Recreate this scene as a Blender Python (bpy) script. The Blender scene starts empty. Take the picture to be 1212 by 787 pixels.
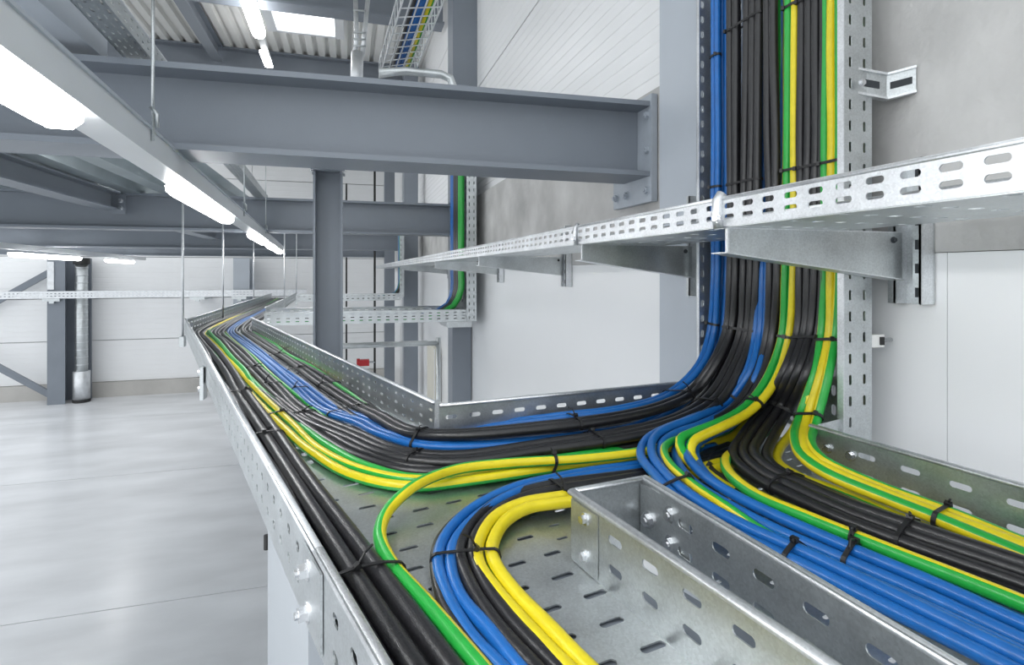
import bpy, bmesh, math, random
from mathutils import Vector, Matrix
random.seed(7)
scene = bpy.context.scene

# ------------------------------------------------------------------ camera / world / exposure
H = 2.6                      # eye height above the hall floor (m)
F_PX, CX, CY = 650.0, 606.0, 323.0
YAW = math.radians(16.5)
SN, CS = math.sin(YAW), math.cos(YAW)
cam_d = bpy.data.cameras.new('camera')
cam = bpy.data.objects.new('camera', cam_d)
scene.collection.objects.link(cam)
cam.location = (0, 0, H)
cam.rotation_euler = (math.pi / 2, 0, -YAW)
cam_d.sensor_width = 36.0
cam_d.lens = F_PX / 1212.0 * 36.0
cam_d.shift_y = (CY - 393.5) / 1212.0
cam_d.clip_start = 0.02
cam_d.clip_end = 200
scene.camera = cam

world = bpy.data.worlds.new('hall_daylight')
scene.world = world
world.use_nodes = True
bg = world.node_tree.nodes['Background']
bg.inputs[0].default_value = (0.93, 0.97, 1.0, 1)
bg.inputs[1].default_value = 1.0

vs = scene.view_settings
vs.view_transform = 'Standard'
vs.look = 'None'
vs.exposure = 0.64
vs.gamma = 1.0
vs.use_curve_mapping = False
LAMP_W = 16.0                 # luminaire emission

# ------------------------------------------------------------------ unprojection onto real planes
def ray(x, y):
    k = (x - CX) / F_PX
    return (SN + CS * k, CS - SN * k, (CY - y) / F_PX)
def oz(x, y, z):
    r = ray(x, y); t = z / r[2]; return Vector((r[0] * t, r[1] * t, z))
def oX(x, y, X):
    r = ray(x, y); t = X / r[0]; return Vector((X, r[1] * t, r[2] * t))
def oY(x, y, Y):
    r = ray(x, y); t = Y / r[1]; return Vector((r[0] * t, Y, r[2] * t))

# ------------------------------------------------------------------ materials
M = {}
def nodes_of(name):
    m = bpy.data.materials.new(name); m.use_nodes = True
    return m, m.node_tree, m.node_tree.nodes['Principled BSDF']
def mat(name, col, rough=0.5, metal=0.0, var=0.0, scale=8.0, bump=0.0, bscale=60.0, rvar=0.0, stretch=None, spec=None, detail=4, coat=0.0):
    m, nt, b = nodes_of(name)
    b.inputs['Base Color'].default_value = (*col, 1)
    b.inputs['Roughness'].default_value = rough
    b.inputs['Metallic'].default_value = metal
    if spec is not None: b.inputs['Specular IOR Level'].default_value = spec
    if coat: b.inputs['Coat Weight'].default_value = coat; b.inputs['Coat Roughness'].default_value = 0.1
    tc = nt.nodes.new('ShaderNodeNewGeometry')
    mp = nt.nodes.new('ShaderNodeMapping')
    if stretch: mp.inputs['Scale'].default_value = stretch
    nt.links.new(tc.outputs['Position'], mp.inputs['Vector'])
    if var or rvar:
        n = nt.nodes.new('ShaderNodeTexNoise'); n.inputs['Scale'].default_value = scale; n.inputs['Detail'].default_value = detail
        nt.links.new(mp.outputs[0], n.inputs['Vector'])
        if var:
            r = nt.nodes.new('ShaderNodeValToRGB')
            r.color_ramp.elements[0].position = 0.22; r.color_ramp.elements[1].position = 0.78
            r.color_ramp.elements[0].color = (*[max(0, c * (1 - var)) for c in col], 1)
            r.color_ramp.elements[1].color = (*[min(1, c * (1 + var)) for c in col], 1)
            nt.links.new(n.outputs['Fac'], r.inputs[0]); nt.links.new(r.outputs[0], b.inputs['Base Color'])
        if rvar:
            mr = nt.nodes.new('ShaderNodeMapRange')
            mr.inputs['To Min'].default_value = max(0.03, rough - rvar); mr.inputs['To Max'].default_value = min(1, rough + rvar)
            nt.links.new(n.outputs['Fac'], mr.inputs['Value']); nt.links.new(mr.outputs[0], b.inputs['Roughness'])
    if bump:
        n2 = nt.nodes.new('ShaderNodeTexNoise'); n2.inputs['Scale'].default_value = bscale
        nt.links.new(mp.outputs[0], n2.inputs['Vector'])
        bp = nt.nodes.new('ShaderNodeBump'); bp.inputs['Strength'].default_value = bump; bp.inputs['Distance'].default_value = 0.01
        nt.links.new(n2.outputs['Fac'], bp.inputs['Height']); nt.links.new(bp.outputs[0], b.inputs['Normal'])
    M[name] = m
    return m
def emit(name, col, strength):
    m, nt, b = nodes_of(name)
    b.inputs['Base Color'].default_value = (*col, 1)
    b.inputs['Emission Color'].default_value = (*col, 1)
    b.inputs['Emission Strength'].default_value = strength
    M[name] = m
def galvanized(name, col, rough):
    m, nt, b = nodes_of(name)
    g = nt.nodes.new('ShaderNodeNewGeometry')
    v = nt.nodes.new('ShaderNodeTexVoronoi'); v.inputs['Scale'].default_value = 420
    n = nt.nodes.new('ShaderNodeTexNoise'); n.inputs['Scale'].default_value = 14; n.inputs['Detail'].default_value = 5
    nt.links.new(g.outputs['Position'], v.inputs['Vector']); nt.links.new(g.outputs['Position'], n.inputs['Vector'])
    mx = nt.nodes.new('ShaderNodeMix'); mx.inputs[0].default_value = 0.72
    nt.links.new(v.outputs['Color'], mx.inputs[2]); nt.links.new(n.outputs['Fac'], mx.inputs[3])
    r = nt.nodes.new('ShaderNodeValToRGB')
    r.color_ramp.elements[0].position = 0.28; r.color_ramp.elements[1].position = 0.72
    r.color_ramp.elements[0].color = (*[c * 0.80 for c in col], 1); r.color_ramp.elements[1].color = (*[min(1, c * 1.14) for c in col], 1)
    nt.links.new(mx.outputs[0], r.inputs[0]); nt.links.new(r.outputs[0], b.inputs['Base Color'])
    mr = nt.nodes.new('ShaderNodeMapRange'); mr.inputs['To Min'].default_value = rough - 0.1; mr.inputs['To Max'].default_value = rough + 0.16
    nt.links.new(mx.outputs[0], mr.inputs['Value']); nt.links.new(mr.outputs[0], b.inputs['Roughness'])
    b.inputs['Metallic'].default_value = 0.9
    M[name] = m

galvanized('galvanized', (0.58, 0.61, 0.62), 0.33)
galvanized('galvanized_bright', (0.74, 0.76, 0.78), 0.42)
mat('zinc_bolt', (0.75, 0.76, 0.78), 0.25, 0.95, var=0.1, scale=80)
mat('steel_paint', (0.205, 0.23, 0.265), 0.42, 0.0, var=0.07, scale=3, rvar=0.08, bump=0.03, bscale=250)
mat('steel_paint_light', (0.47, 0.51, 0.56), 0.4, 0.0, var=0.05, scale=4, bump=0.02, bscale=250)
mat('plate_paint', (0.38, 0.42, 0.47), 0.4, 0.0, var=0.06, scale=30)
mat('concrete', (0.50, 0.495, 0.485), 0.75, 0, var=0.30, scale=4.2, bump=0.22, bscale=55, detail=9)
mat('plinth_concrete', (0.50, 0.485, 0.46), 0.8, 0, var=0.15, scale=2.0, bump=0.2, bscale=30)
mat('floor_concrete', (0.70, 0.71, 0.73), 0.24, 0, var=0.17, scale=1.3, stretch=(0.6, 1.5, 1), detail=6, rvar=0.07)
mat('joint_filler', (0.18, 0.18, 0.19), 0.8)
mat('cladding', (0.88, 0.885, 0.89), 0.38, 0, var=0.02, scale=2)
mat('gloss_panel', (0.87, 0.88, 0.89), 0.22, 0, var=0.02, scale=1.5)
mat('cladding_gap', (0.40, 0.41, 0.42), 0.7)
mat('roof_sheet', (0.80, 0.80, 0.78), 0.45, 0.0, var=0.05, scale=3)
mat('floor_deck_steel', (0.42, 0.48, 0.50), 0.35, 0.7, var=0.14, scale=5)
mat('trunking_white', (0.70, 0.72, 0.74), 0.35, 0, var=0.03, scale=5)
emit('lamp_glow', (1.0, 1.0, 1.0), LAMP_W)
emit('skylight_glass', (0.95, 0.98, 1.0), 1.6)
mat('lamp_housing', (0.85, 0.86, 0.87), 0.35)
mat('cable_black', (0.013, 0.013, 0.015), 0.34, 0, var=0.3, scale=90, bump=0.06, bscale=260, spec=0.6)
mat('cable_blue', (0.010, 0.13, 0.43), 0.32, 0, var=0.12, scale=60)
mat('cable_green', (0.018, 0.37, 0.05), 0.32, 0, var=0.1, scale=60)
mat('cable_yellow', (0.72, 0.60, 0.015), 0.34, 0, var=0.08, scale=60)
mat('tie_black', (0.012, 0.012, 0.013), 0.45, 0, var=0.1, scale=100)
mat('rubber_black', (0.02, 0.02, 0.02), 0.6, 0, var=0.1, scale=50)
mat('cabinet_paint', (0.42, 0.45, 0.48), 0.4, 0, var=0.03, scale=6)
mat('beige_paint', (0.62, 0.60, 0.52), 0.5, 0, var=0.03, scale=5)
mat('red_paint', (0.45, 0.02, 0.025), 0.4, 0, var=0.05, scale=20)
mat('dark_gap', (0.03, 0.035, 0.04), 0.8)
mat('white_plastic', (0.8, 0.8, 0.78), 0.4)

# ------------------------------------------------------------------ mesh builder (heights relative to the eye; H is added on building)
def V3(*a):
    return Vector(a[0]) if len(a) == 1 else Vector(a)
class MB:
    def __init__(s):
        s.v = []; s.f = []; s.mi = []
    def add(s, verts, faces, mi=0):
        b = len(s.v)
        s.v += [Vector(p) for p in verts]
        for f in faces:
            s.f.append([i + b for i in f]); s.mi.append(mi)
        return s
    def box(s, c, size, ax=None, mi=0):
        c = Vector(c); ax = ax or (Vector((1, 0, 0)), Vector((0, 1, 0)), Vector((0, 0, 1)))
        hx, hy, hz = [d / 2 for d in size]
        vs_ = [c + ax[0] * (sx * hx) + ax[1] * (sy * hy) + ax[2] * (sz * hz) for sz in (-1, 1) for sy in (-1, 1) for sx in (-1, 1)]
        return s.add(vs_, [(0, 2, 3, 1), (4, 5, 7, 6), (0, 1, 5, 4), (2, 6, 7, 3), (0, 4, 6, 2), (1, 3, 7, 5)], mi)
    def bounds(s, x0, x1, y0, y1, z0, z1):
        return s.box(((x0 + x1) / 2, (y0 + y1) / 2, (z0 + z1) / 2), (abs(x1 - x0), abs(y1 - y0), abs(z1 - z0)))
    def prism(s, poly, a, b, e1, e2):
        """extrude the 2-D polygon (in e1, e2) from point a to point b"""
        a, b, e1, e2 = Vector(a), Vector(b), Vector(e1), Vector(e2); n = len(poly)
        vs_ = [a + e1 * p + e2 * q for p, q in poly] + [b + e1 * p + e2 * q for p, q in poly]
        fs = [[i, (i + 1) % n, n + (i + 1) % n, n + i] for i in range(n)] + [list(range(n - 1, -1, -1)), list(range(n, 2 * n))]
        return s.add(vs_, fs)
    def tube(s, pts, r, sides=10, closed=False, caps=True, mis=None, twist=0.0, phase=0.0):
        pts = [Vector(p) for p in pts]; n = len(pts)
        tang = []
        for i in range(n):
            a = pts[(i - 1) % n] if (closed or i > 0) else pts[i]
            b = pts[(i + 1) % n] if (closed or i < n - 1) else pts[i]
            t = (b - a); tang.append(t.normalized() if t.length > 1e-9 else Vector((0, 0, 1)))
        up = Vector((0, 0, 1)) if abs(tang[0].z) < 0.9 else Vector((1, 0, 0))
        nrm = (up - tang[0] * up.dot(tang[0])).normalized(); rings = []
        vs_ = []
        for i in range(n):
            nrm = (nrm - tang[i] * nrm.dot(tang[i])).normalized(); bn = tang[i].cross(nrm)
            for j in range(sides):
                a = 2 * math.pi * j / sides + phase + i * twist
                vs_.append(pts[i] + nrm * (r * math.cos(a)) + bn * (r * math.sin(a)))
        b0 = len(s.v); s.v += vs_
        m = n if closed else n - 1
        for i in range(m):
            i2 = (i + 1) % n
            for j in range(sides):
                j2 = (j + 1) % sides
                s.f.append([b0 + i * sides + j, b0 + i * sides + j2, b0 + i2 * sides + j2, b0 + i2 * sides + j])
                s.mi.append(mis(i, j) if mis else 0)
        if caps and not closed:
            s.f.append([b0 + j for j in range(sides)][::-1]); s.mi.append(0)
            s.f.append([b0 + (n - 1) * sides + j for j in range(sides)]); s.mi.append(0)
        return s
    def rod(s, a, b, r, sides=8):
        return s.tube([a, b], r, sides)
    def hexbolt(s, p, n, r=0.007, h=0.006, shank=0.0):
        p, n = Vector(p), Vector(n).normalized()
        s.tube([p, p + n * 0.0015], r * 1.35, 14)
        s.tube([p + n * 0.0015, p + n * (0.0015 + h)], r, 6)
        if shank: s.tube([p + n * h, p + n * (h + shank)], r * 0.5, 8)
        return s
    def plate(s, quad, nu, nv, slot=(0.5, 0.2), thick=0.0016, normal=None, skip=None, shift=0.0):
        """slotted sheet on a 4-corner patch (c00, c10, c11, c01): nu x nv cells, each with one real slot"""
        c00, c10, c11, c01 = [Vector(q) for q in quad]
        nn = Vector(normal) if normal else (c10 - c00).cross(c01 - c00).normalized()
        def P(u, v, o):
            return (c00 * (1 - u) + c10 * u) * (1 - v) + (c01 * (1 - u) + c11 * u) * v + nn * o
        NP = 12
        lu = ((c10 - c00).length + (c11 - c01).length) / 2 / nu; lv = ((c01 - c00).length + (c11 - c10).length) / 2 / nv
        a, bb = slot[0] * lu / 2, slot[1] * lv / 2        # half sizes in metres
        inner = []; outer = []
        along_u = a >= bb
        R = min(a, bb); st = max(a, bb) - R
        for k in range(NP):
            ang = 2 * math.pi * (k + 0.5) / NP
            cx, cy = math.cos(ang), math.sin(ang)
            if along_u: ix, iy = R * cx + (st if cx > 0 else -st), R * cy
            else: ix, iy = R * cx, R * cy + (st if cy > 0 else -st)
            inner.append((ix / lu, iy / lv))
        # outer cell boundary: corners included
        for k in range(NP):
            ang = 2 * math.pi * (k + 0.5) / NP
            cx, cy = math.cos(ang), math.sin(ang); m = max(abs(cx), abs(cy))
            ox, oy = 0.5 * cx / m, 0.5 * cy / m
            if abs(abs(cx) - abs(cy)) < 0.3 and k in (1, 4, 7, 10):
                ox, oy = math.copysign(0.5, cx), math.copysign(0.5, cy)
            outer.append((ox, oy))
        for i in range(nu):
            for j in range(nv):
                u0, v0 = (i + 0.5) / nu, (j + 0.5) / nv
                if shift and j % 2 == 1: pass
                if skip and skip(i, j):
                    q = [(i / nu, j / nv), ((i + 1) / nu, j / nv), ((i + 1) / nu, (j + 1) / nv), (i / nu, (j + 1) / nv)]
                    s.add([P(x, y, 0) for x, y in q] + [P(x, y, -thick) for x, y in q], [(0, 1, 2, 3), (7, 6, 5, 4)]); continue
                du = shift / nu if j % 2 else 0.0
                I = [(u0 + x / nu + du, v0 + y / nv) for x, y in inner]; O = [(u0 + x / nu, v0 + y / nv) for x, y in outer]
                vs_ = [P(*p, 0) for p in O] + [P(*p, 0) for p in I] + [P(*p, -thick) for p in O] + [P(*p, -thick) for p in I]
                fs = []
                for k in range(NP):
                    k2 = (k + 1) % NP
                    fs.append((k, k2, NP + k2, NP + k))
                    fs.append((2 * NP + k2, 2 * NP + k, 3 * NP + k, 3 * NP + k2))
                    fs.append((NP + k, NP + k2, 3 * NP + k2, 3 * NP + k))
                s.add(vs_, fs)
        e = [P(0, 0, 0), P(1, 0, 0), P(1, 1, 0), P(0, 1, 0), P(0, 0, -thick), P(1, 0, -thick), P(1, 1, -thick), P(0, 1, -thick)]
        s.add(e, [(0, 4, 5, 1), (1, 5, 6, 2), (2, 6, 7, 3), (3, 7, 4, 0)])
        return s
    def build(s, name, mats, parent=None, smooth=False, props=None):
        org = Vector(parent['_o']) if parent is not None else None
        if org is None:
            n = max(1, len(s.v)); cx = sum((p.x for p in s.v)) / n; cy = sum((p.y for p in s.v)) / n; cz = min(p.z for p in s.v)
            org = Vector((cx, cy, cz + H))
        me = bpy.data.meshes.new(name)
        me.from_pydata([(p.x - org.x, p.y - org.y, p.z + H - org.z) for p in s.v], [], s.f)
        if not isinstance(mats, (list, tuple)): mats = [mats]
        for m in mats: me.materials.append(M[m])
        if len(mats) > 1: me.polygons.foreach_set('material_index', s.mi)
        if smooth: me.polygons.foreach_set('use_smooth', [True] * len(me.polygons))
        me.update()
        o = bpy.data.objects.new(name, me)
        scene.collection.objects.link(o)
        if parent is not None:
            o.parent = parent; o['_o'] = tuple(org)
        else:
            o.location = org; o['_o'] = tuple(org)
        if props:
            for k, v in props.items(): o[k] = v
        return o
def thing(name, loc, label, cat, group=None, kind=None):
    o = bpy.data.objects.new(name, None); scene.collection.objects.link(o)
    o.empty_display_size = 0.1
    loc = Vector((loc[0], loc[1], loc[2] + H)); o.location = loc; o['_o'] = tuple(loc)
    return tag(o, label, cat, group, kind)
def tag(o, label=None, cat=None, group=None, kind=None):
    if label: o['label'] = label
    if cat: o['category'] = cat
    if group: o['group'] = group
    if kind: o['kind'] = kind
    return o
def struct(o, label=None):
    o['kind'] = 'structure'
    if label: o['label'] = label
    return o
X_, Y_, Z_ = Vector((1, 0, 0)), Vector((0, 1, 0)), Vector((0, 0, 1))
def hpoly(h, w, tw=None, tf=None):
    """H section, e1 = flange width direction, e2 = depth direction; centred"""
    tw = tw or w * 0.06; tf = tf or h * 0.07
    a, b, c, d = w / 2, tw / 2, h / 2, h / 2 - tf
    return [(-a, -c), (a, -c), (a, -d), (b, -d), (b, d), (a, d), (a, c), (-a, c), (-a, d), (-b, d), (-b, -d), (-a, -d)]
FLOOR = -H

# ================================================================== SETTING
# ---- floor: slabs between saw-cut joints
fl = MB().bounds(-16, 1.4, -4, 14.2, FLOOR - 0.22, FLOOR - 0.02).build('floor', 'joint_filler'); struct(fl, 'pale polished concrete hall floor')
ys = [-4, -1.55, 1.70, 4.95, 8.2, 11.45, 14.2]; xs = [-16, 1.4]
for i in range(len(ys) - 1):
    for j in range(len(xs) - 1):
        g = 0.006
        MB().bounds(xs[j] + g, xs[j + 1] - g, ys[i] + g, ys[i + 1] - g, FLOOR - 0.03, FLOOR).build('floor_slab', 'floor_concrete', fl)

# ---- far wall: plinth + sandwich panels
YB = 13.5
wb = MB().bounds(-16, 1.4, YB + 0.10, YB + 0.2, FLOOR, 4.0).build('wall_back', 'cladding_gap'); struct(wb, 'white horizontal cladding wall at the far end')
bb = MB().bounds(-16, 1.4, YB - 0.06, YB + 0.1, FLOOR, FLOOR + 0.30).build('baseboard_back', 'plinth_concrete'); struct(bb, 'grey concrete plinth below the far wall')
def cladding_panel(parent, p0, p1, z0, z1, n_out, grooves, name='wall_panel', m='cladding', depth=0.05):
    """horizontal panel with shallow pressed grooves"""
    p0, p1, n = Vector(p0), Vector(p1), Vector(n_out)
    prof = [(-depth, z0)]
    k = grooves; st = (z1 - z0) / k
    for i in range(k):
        a = z0 + i * st
        prof += [(0, a + st * 0.04), (0, a + st * 0.93), (-0.0025, a + st * 0.95), (-0.0025, a + st * 0.99)]
    prof += [(-depth, z1)]
    return MB().prism(prof, p0, p1, n, Z_).build(name, m, parent)
for i in range(7):
    z0 = FLOOR + 0.30 + i * 0.88
    for x0, x1 in ((-16, -9), (-9, -2.1), (-2.1, 1.3)):
        cladding_panel(wb, (x0 + 0.004, YB + 0.05, 0), (x1 - 0.004, YB + 0.05, 0), z0 + 0.005, z0 + 0.875, (0, -1, 0), 8)

# ---- right wall: white lower panels, concrete band, cladding above
XW = 0.93
wr = MB().bounds(XW + 0.09, XW + 0.2, -2.5, YB + 0.1, FLOOR, 4.0).build('wall_right', 'cladding_gap'); struct(wr, 'right-hand hall wall of white panels and a concrete band')
bays = [-2.5, 0.655, 1.30, 4.36, 7.36, 10.36, YB]
for i in range(len(bays) - 1):
    a, b = bays[i], bays[i + 1]
    MB().bounds(XW + 0.002, XW + 0.09, a + 0.0006, b - 0.0006, FLOOR, 0.033).build('lower_panel', 'gloss_panel', wr)
    if i != 0:
        a2 = bays[0] if i == 1 else a
        MB().bounds(XW, XW + 0.09, a2 + 0.004, b - 0.004, 0.034, 0.585).build('concrete_panel', 'concrete', wr)
for i in range(4):
    z0 = 0.592 + i * 0.85
    for a, b in ((-2.5, 4.36), (4.36, YB)):
        cladding_panel(wr, (XW + 0.03, a + 0.004, 0), (XW + 0.03, b - 0.004, 0), z0, z0 + 0.845, (-1, 0, 0), 16)

# ---- roof sheet (trapezoidal), ribs along the hall
ZR = 2.85
prof = []
x = -3.6; pitch = 0.14
while x < 1.3:
    prof += [(x, 0), (x + 0.075, 0), (x + 0.09, 0.05), (x + 0.125, 0.05)]; x += pitch
poly = prof + [(p[0], p[1] + 0.004) for p in reversed(prof)]
m_ = MB(); n_ = len(prof)
for Ya, Yb_ in ((0.5, 14),):
    vs_ = [(p[0], Ya, ZR + p[1]) for p in prof] + [(p[0], Yb_, ZR + p[1]) for p in prof]
    m_.add(vs_, [(i, i + 1, n_ + i + 1, n_ + i) for i in range(n_ - 1)])
ceil = m_.build('ceiling', 'roof_sheet'); struct(ceil, 'pale trapezoidal sheet roof above the steel beams')

# ================================================================== STEEL FRAME
def beam_x(name, Y, x0, x1, zb, zt, w, label, mat_='steel_paint', extra=None):
    t = thing(name, ((x0 + x1) / 2, Y, zb), label, 'beam', 'transverse steel beams')
    h = zt - zb
    a = Vector((x0, Y, (zb + zt) / 2)); b = Vector((x1, Y, (zb + zt) / 2))
    tf = h * 0.065
    MB().bounds(x0, x1, Y - 0.006, Y + 0.006, zb + tf, zt - tf).build('web', mat_, t)
    MB().bounds(x0, x1, Y - w / 2, Y + w / 2, zb, zb + tf).build('bottom_flange', mat_, t)
    MB().bounds(x0, x1, Y - w / 2, Y + w / 2, zt - tf, zt).build('top_flange', mat_, t)
    return t
ZB0, ZB1 = 0.305, 0.54
b1 = thing('steel_beam', (-1.5, 1.61, ZB0), 'large grey steel beam nearest the camera, bolted to the concrete wall', 'beam', 'transverse steel beams')
BX0, BX1, BY, BFW = -4.2, 0.905, 1.615, 0.17
def btop(x): return ZB1 - 0.016 * (BX1 - x)
tf1 = 0.015
MB().bounds(BX0, BX1, BY - BFW / 2, BY + BFW / 2, ZB0, ZB0 + tf1).build('bottom_flange', 'steel_paint', b1)
def sloped(y0, y1, d0, d1):
    return MB().add([(BX0, y0, d0 if d0 == ZB0 + tf1 else btop(BX0) + d0), (BX1, y0, d0 if d0 == ZB0 + tf1 else btop(BX1) + d0), (BX1, y1, d0 if d0 == ZB0 + tf1 else btop(BX1) + d0), (BX0, y1, d0 if d0 == ZB0 + tf1 else btop(BX0) + d0),
                     (BX0, y0, btop(BX0) + d1), (BX1, y0, btop(BX1) + d1), (BX1, y1, btop(BX1) + d1), (BX0, y1, btop(BX0) + d1)],
                    [(3, 2, 1, 0), (4, 5, 6, 7), (0, 1, 5, 4), (2, 3, 7, 6), (1, 2, 6, 5), (3, 0, 4, 7)])
sloped(BY - 0.006, BY + 0.006, ZB0 + tf1, -tf1).build('web', 'steel_paint', b1)
sloped(BY - BFW / 2, BY + BFW / 2, -tf1, 0.0).build('top_flange', 'steel_paint', b1)
# end plate with bolts
ep = MB().bounds(0.906, 0.926, 1.522, 1.78, 0.225, 0.562).build('end_plate', 'plate_paint', b1)
for yy, zz in ((1.545, 0.50), (1.545, 0.39), (1.548, 0.262), (1.68, 0.262), (1.755, 0.262)):
    MB().hexbolt((0.906, yy, zz), (-1, 0, 0), 0.012, 0.010, 0.006).build('bolt', 'plate_paint', ep)
b2 = beam_x('steel_beam', 4.43, -9, 0.775, ZB0 - 0.005, ZB1 + 0.01, 0.17, 'grey steel beam crossing behind the lone column, second from camera')
b3 = beam_x('steel_beam', 7.48, -9, 0.80, ZB0 - 0.01, ZB1 - 0.01, 0.17, 'third grey steel beam back, just under the second one')
b4 = beam_x('steel_beam', 10.45, -9, 0.75, ZB0 - 0.02, ZB1 - 0.02, 0.17, 'farthest grey steel beam, close to the white far wall')

# lone column pushed back along the line of sight, well behind the first beam
c0 = thing('steel_column', (-0.057, 1.62, FLOOR), 'slender grey steel column pushed back behind the nearest beam and the cable tray', 'column')
def h_column(parent, x0, x1, y0, y1, z0, z1, m_='steel_paint', flange_x=True):
    tf = 0.008
    if flange_x:   # flanges face +-X, web lies along X
        ym = (y0 + y1) / 2
        MB().bounds(x0, x0 + tf, y0, y1, z0, z1).build('flange', m_, parent); MB().bounds(x1 - tf, x1, y0, y1, z0, z1).build('flange', m_, parent)
        MB().bounds(x0 + tf, x1 - tf, ym - 0.004, ym + 0.004, z0, z1).build('web', m_, parent)
    else:
        xm = (x0 + x1) / 2
        MB().bounds(x0, x1, y0, y0 + tf, z0, z1).build('flange', m_, parent); MB().bounds(x0, x1, y1 - tf, y1, z0, z1).build('flange', m_, parent)
        MB().bounds(xm - 0.004, xm + 0.004, y0 + tf, y1 - tf, z0, z1).build('web', m_, parent)
CYc = 2.19
cx0, cx1 = oY(370.5, 300, CYc - 0.05).x, oY(405.5, 300, CYc - 0.05).x
h_column(c0, cx0, cx1, CYc - 0.05, CYc + 0.05, FLOOR + 0.012, ZB1)
cp = MB().bounds(cx0 - 0.008, cx1 + 0.008, CYc - 0.065, CYc + 0.06, 0.378, 0.388).build('collar_plate', 'steel_paint', c0)  # collar on the shaft, at the height where the flange edge falls in the image
for xx in (cx0 - 0.002, cx1 + 0.002): MB().hexbolt((xx, CYc - 0.056, 0.378), (0, 0, -1), 0.007, 0.006).build('bolt', 'zinc_bolt', cp)
MB().bounds(cx0 - 0.06, cx1 + 0.06, CYc - 0.1, CYc + 0.1, FLOOR, FLOOR + 0.012).build('base_plate', 'steel_paint', c0)
MB().bounds((cx0 + cx1) / 2 - 0.03, (cx0 + cx1) / 2 + 0.03, 1.622, CYc - 0.05, 0.40, 0.50).build('added_stub', 'steel_paint', c0)  # stub added as a support across the gap from beam to pushed-back column

# wall columns along the right wall
lab = ['pale grey wall column beside the near vertical cable run', 'grey wall column behind the second vertical cable run',
       'third grey column along the right wall, seen below the branch tray', 'farthest grey column along the right wall']
for i, (x0, x1, y0, y1) in enumerate(((0.878, 0.929, 1.235, 1.43), (0.775, 0.925, 4.26, 4.46), (0.68, 0.86, 7.22, 7.44), (0.62, 0.80, 10.3, 10.5))):
    c = thing('wall_column', ((x0 + x1) / 2, (y0 + y1) / 2, FLOOR), lab[i], 'column', 'columns along the right wall')
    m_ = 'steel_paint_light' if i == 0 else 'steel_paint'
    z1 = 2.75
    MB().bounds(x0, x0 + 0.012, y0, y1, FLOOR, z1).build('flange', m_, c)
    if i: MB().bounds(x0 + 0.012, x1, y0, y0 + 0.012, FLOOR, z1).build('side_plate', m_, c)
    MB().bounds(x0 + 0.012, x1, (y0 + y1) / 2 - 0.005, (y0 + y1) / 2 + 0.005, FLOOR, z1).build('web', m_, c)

# far-wall columns with bracing and round duct
fc = thing('wall_column', (-5.53, 13.2, FLOOR), 'grey column against the far white wall beside the round duct', 'column')
h_column(fc, -5.70, -5.40, 12.95, 13.35, FLOOR, 0.32, flange_x=False)
MB().bounds(-5.40, -5.12, 13.36, 13.40, FLOOR, 0.30).build('backing_plate', 'steel_paint', fc)
MB().bounds(-5.69, -5.58, 12.93, 12.95, -0.33, 0.22).build('conduit_strip', 'galvanized_bright', fc)
for sgn, lb in ((1, 'upper diagonal steel brace running off the left frame edge'), (-1, 'lower diagonal steel brace meeting the far column foot')):
    if sgn > 0: a, b = Vector((-5.72, 13.40, 0.10)), Vector((-7.8, 13.40, -1.28))
    else: a, b = Vector((-5.76, 13.2, FLOOR + 0.16)), Vector((-7.7, 13.2, -1.08))
    d = (b - a).normalized()
    br = MB().prism([(-0.03, -0.06), (0.03, -0.06), (0.03, 0.06), (-0.03, 0.06)], a, b, Y_, d.cross(Y_)).build('diagonal_brace', 'steel_paint'); tag(br, lb, 'brace')
du = thing('round_duct', (-5.2, 13.1, FLOOR), 'galvanized round spiral duct standing beside the far column', 'duct')
mb = MB(); mb.tube([(-5.18, 13.09, FLOOR + 0.08), (-5.18, 13.09, 0.22)], 0.105, 20); mb.build('pipe', 'galvanized', du, True)
for k in range(14):
    z = FLOOR + 0.75 + k * 0.15
    MB().tube([(-5.18, 13.09, z), (-5.18, 13.09, z + 0.012)], 0.109, 20).build('seam_band', 'galvanized_bright', du, True)
MB().tube([(-5.18, 13.09, FLOOR + 0.06), (-5.18, 13.09, FLOOR + 0.62)], 0.145, 20).build('sleeve', 'galvanized_bright', du, True)
MB().tube([(-5.18, 13.09, FLOOR), (-5.18, 13.09, FLOOR + 0.06)], 0.15, 20).build('foot', 'rubber_black', du)
MB().tube([(-5.18, 13.09, 0.18), (-5.18, 13.09, 0.30)], 0.14, 20).build('collar', 'rubber_black', du)
fc2 = thing('wall_column', (-2.1, 13.3, FLOOR), 'slim grey column on the far wall behind the tray corner', 'column')
h_column(fc2, -2.38, -2.06, 12.95, 13.4, FLOOR, 0.32, 'steel_paint_light', flange_x=False)

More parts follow.
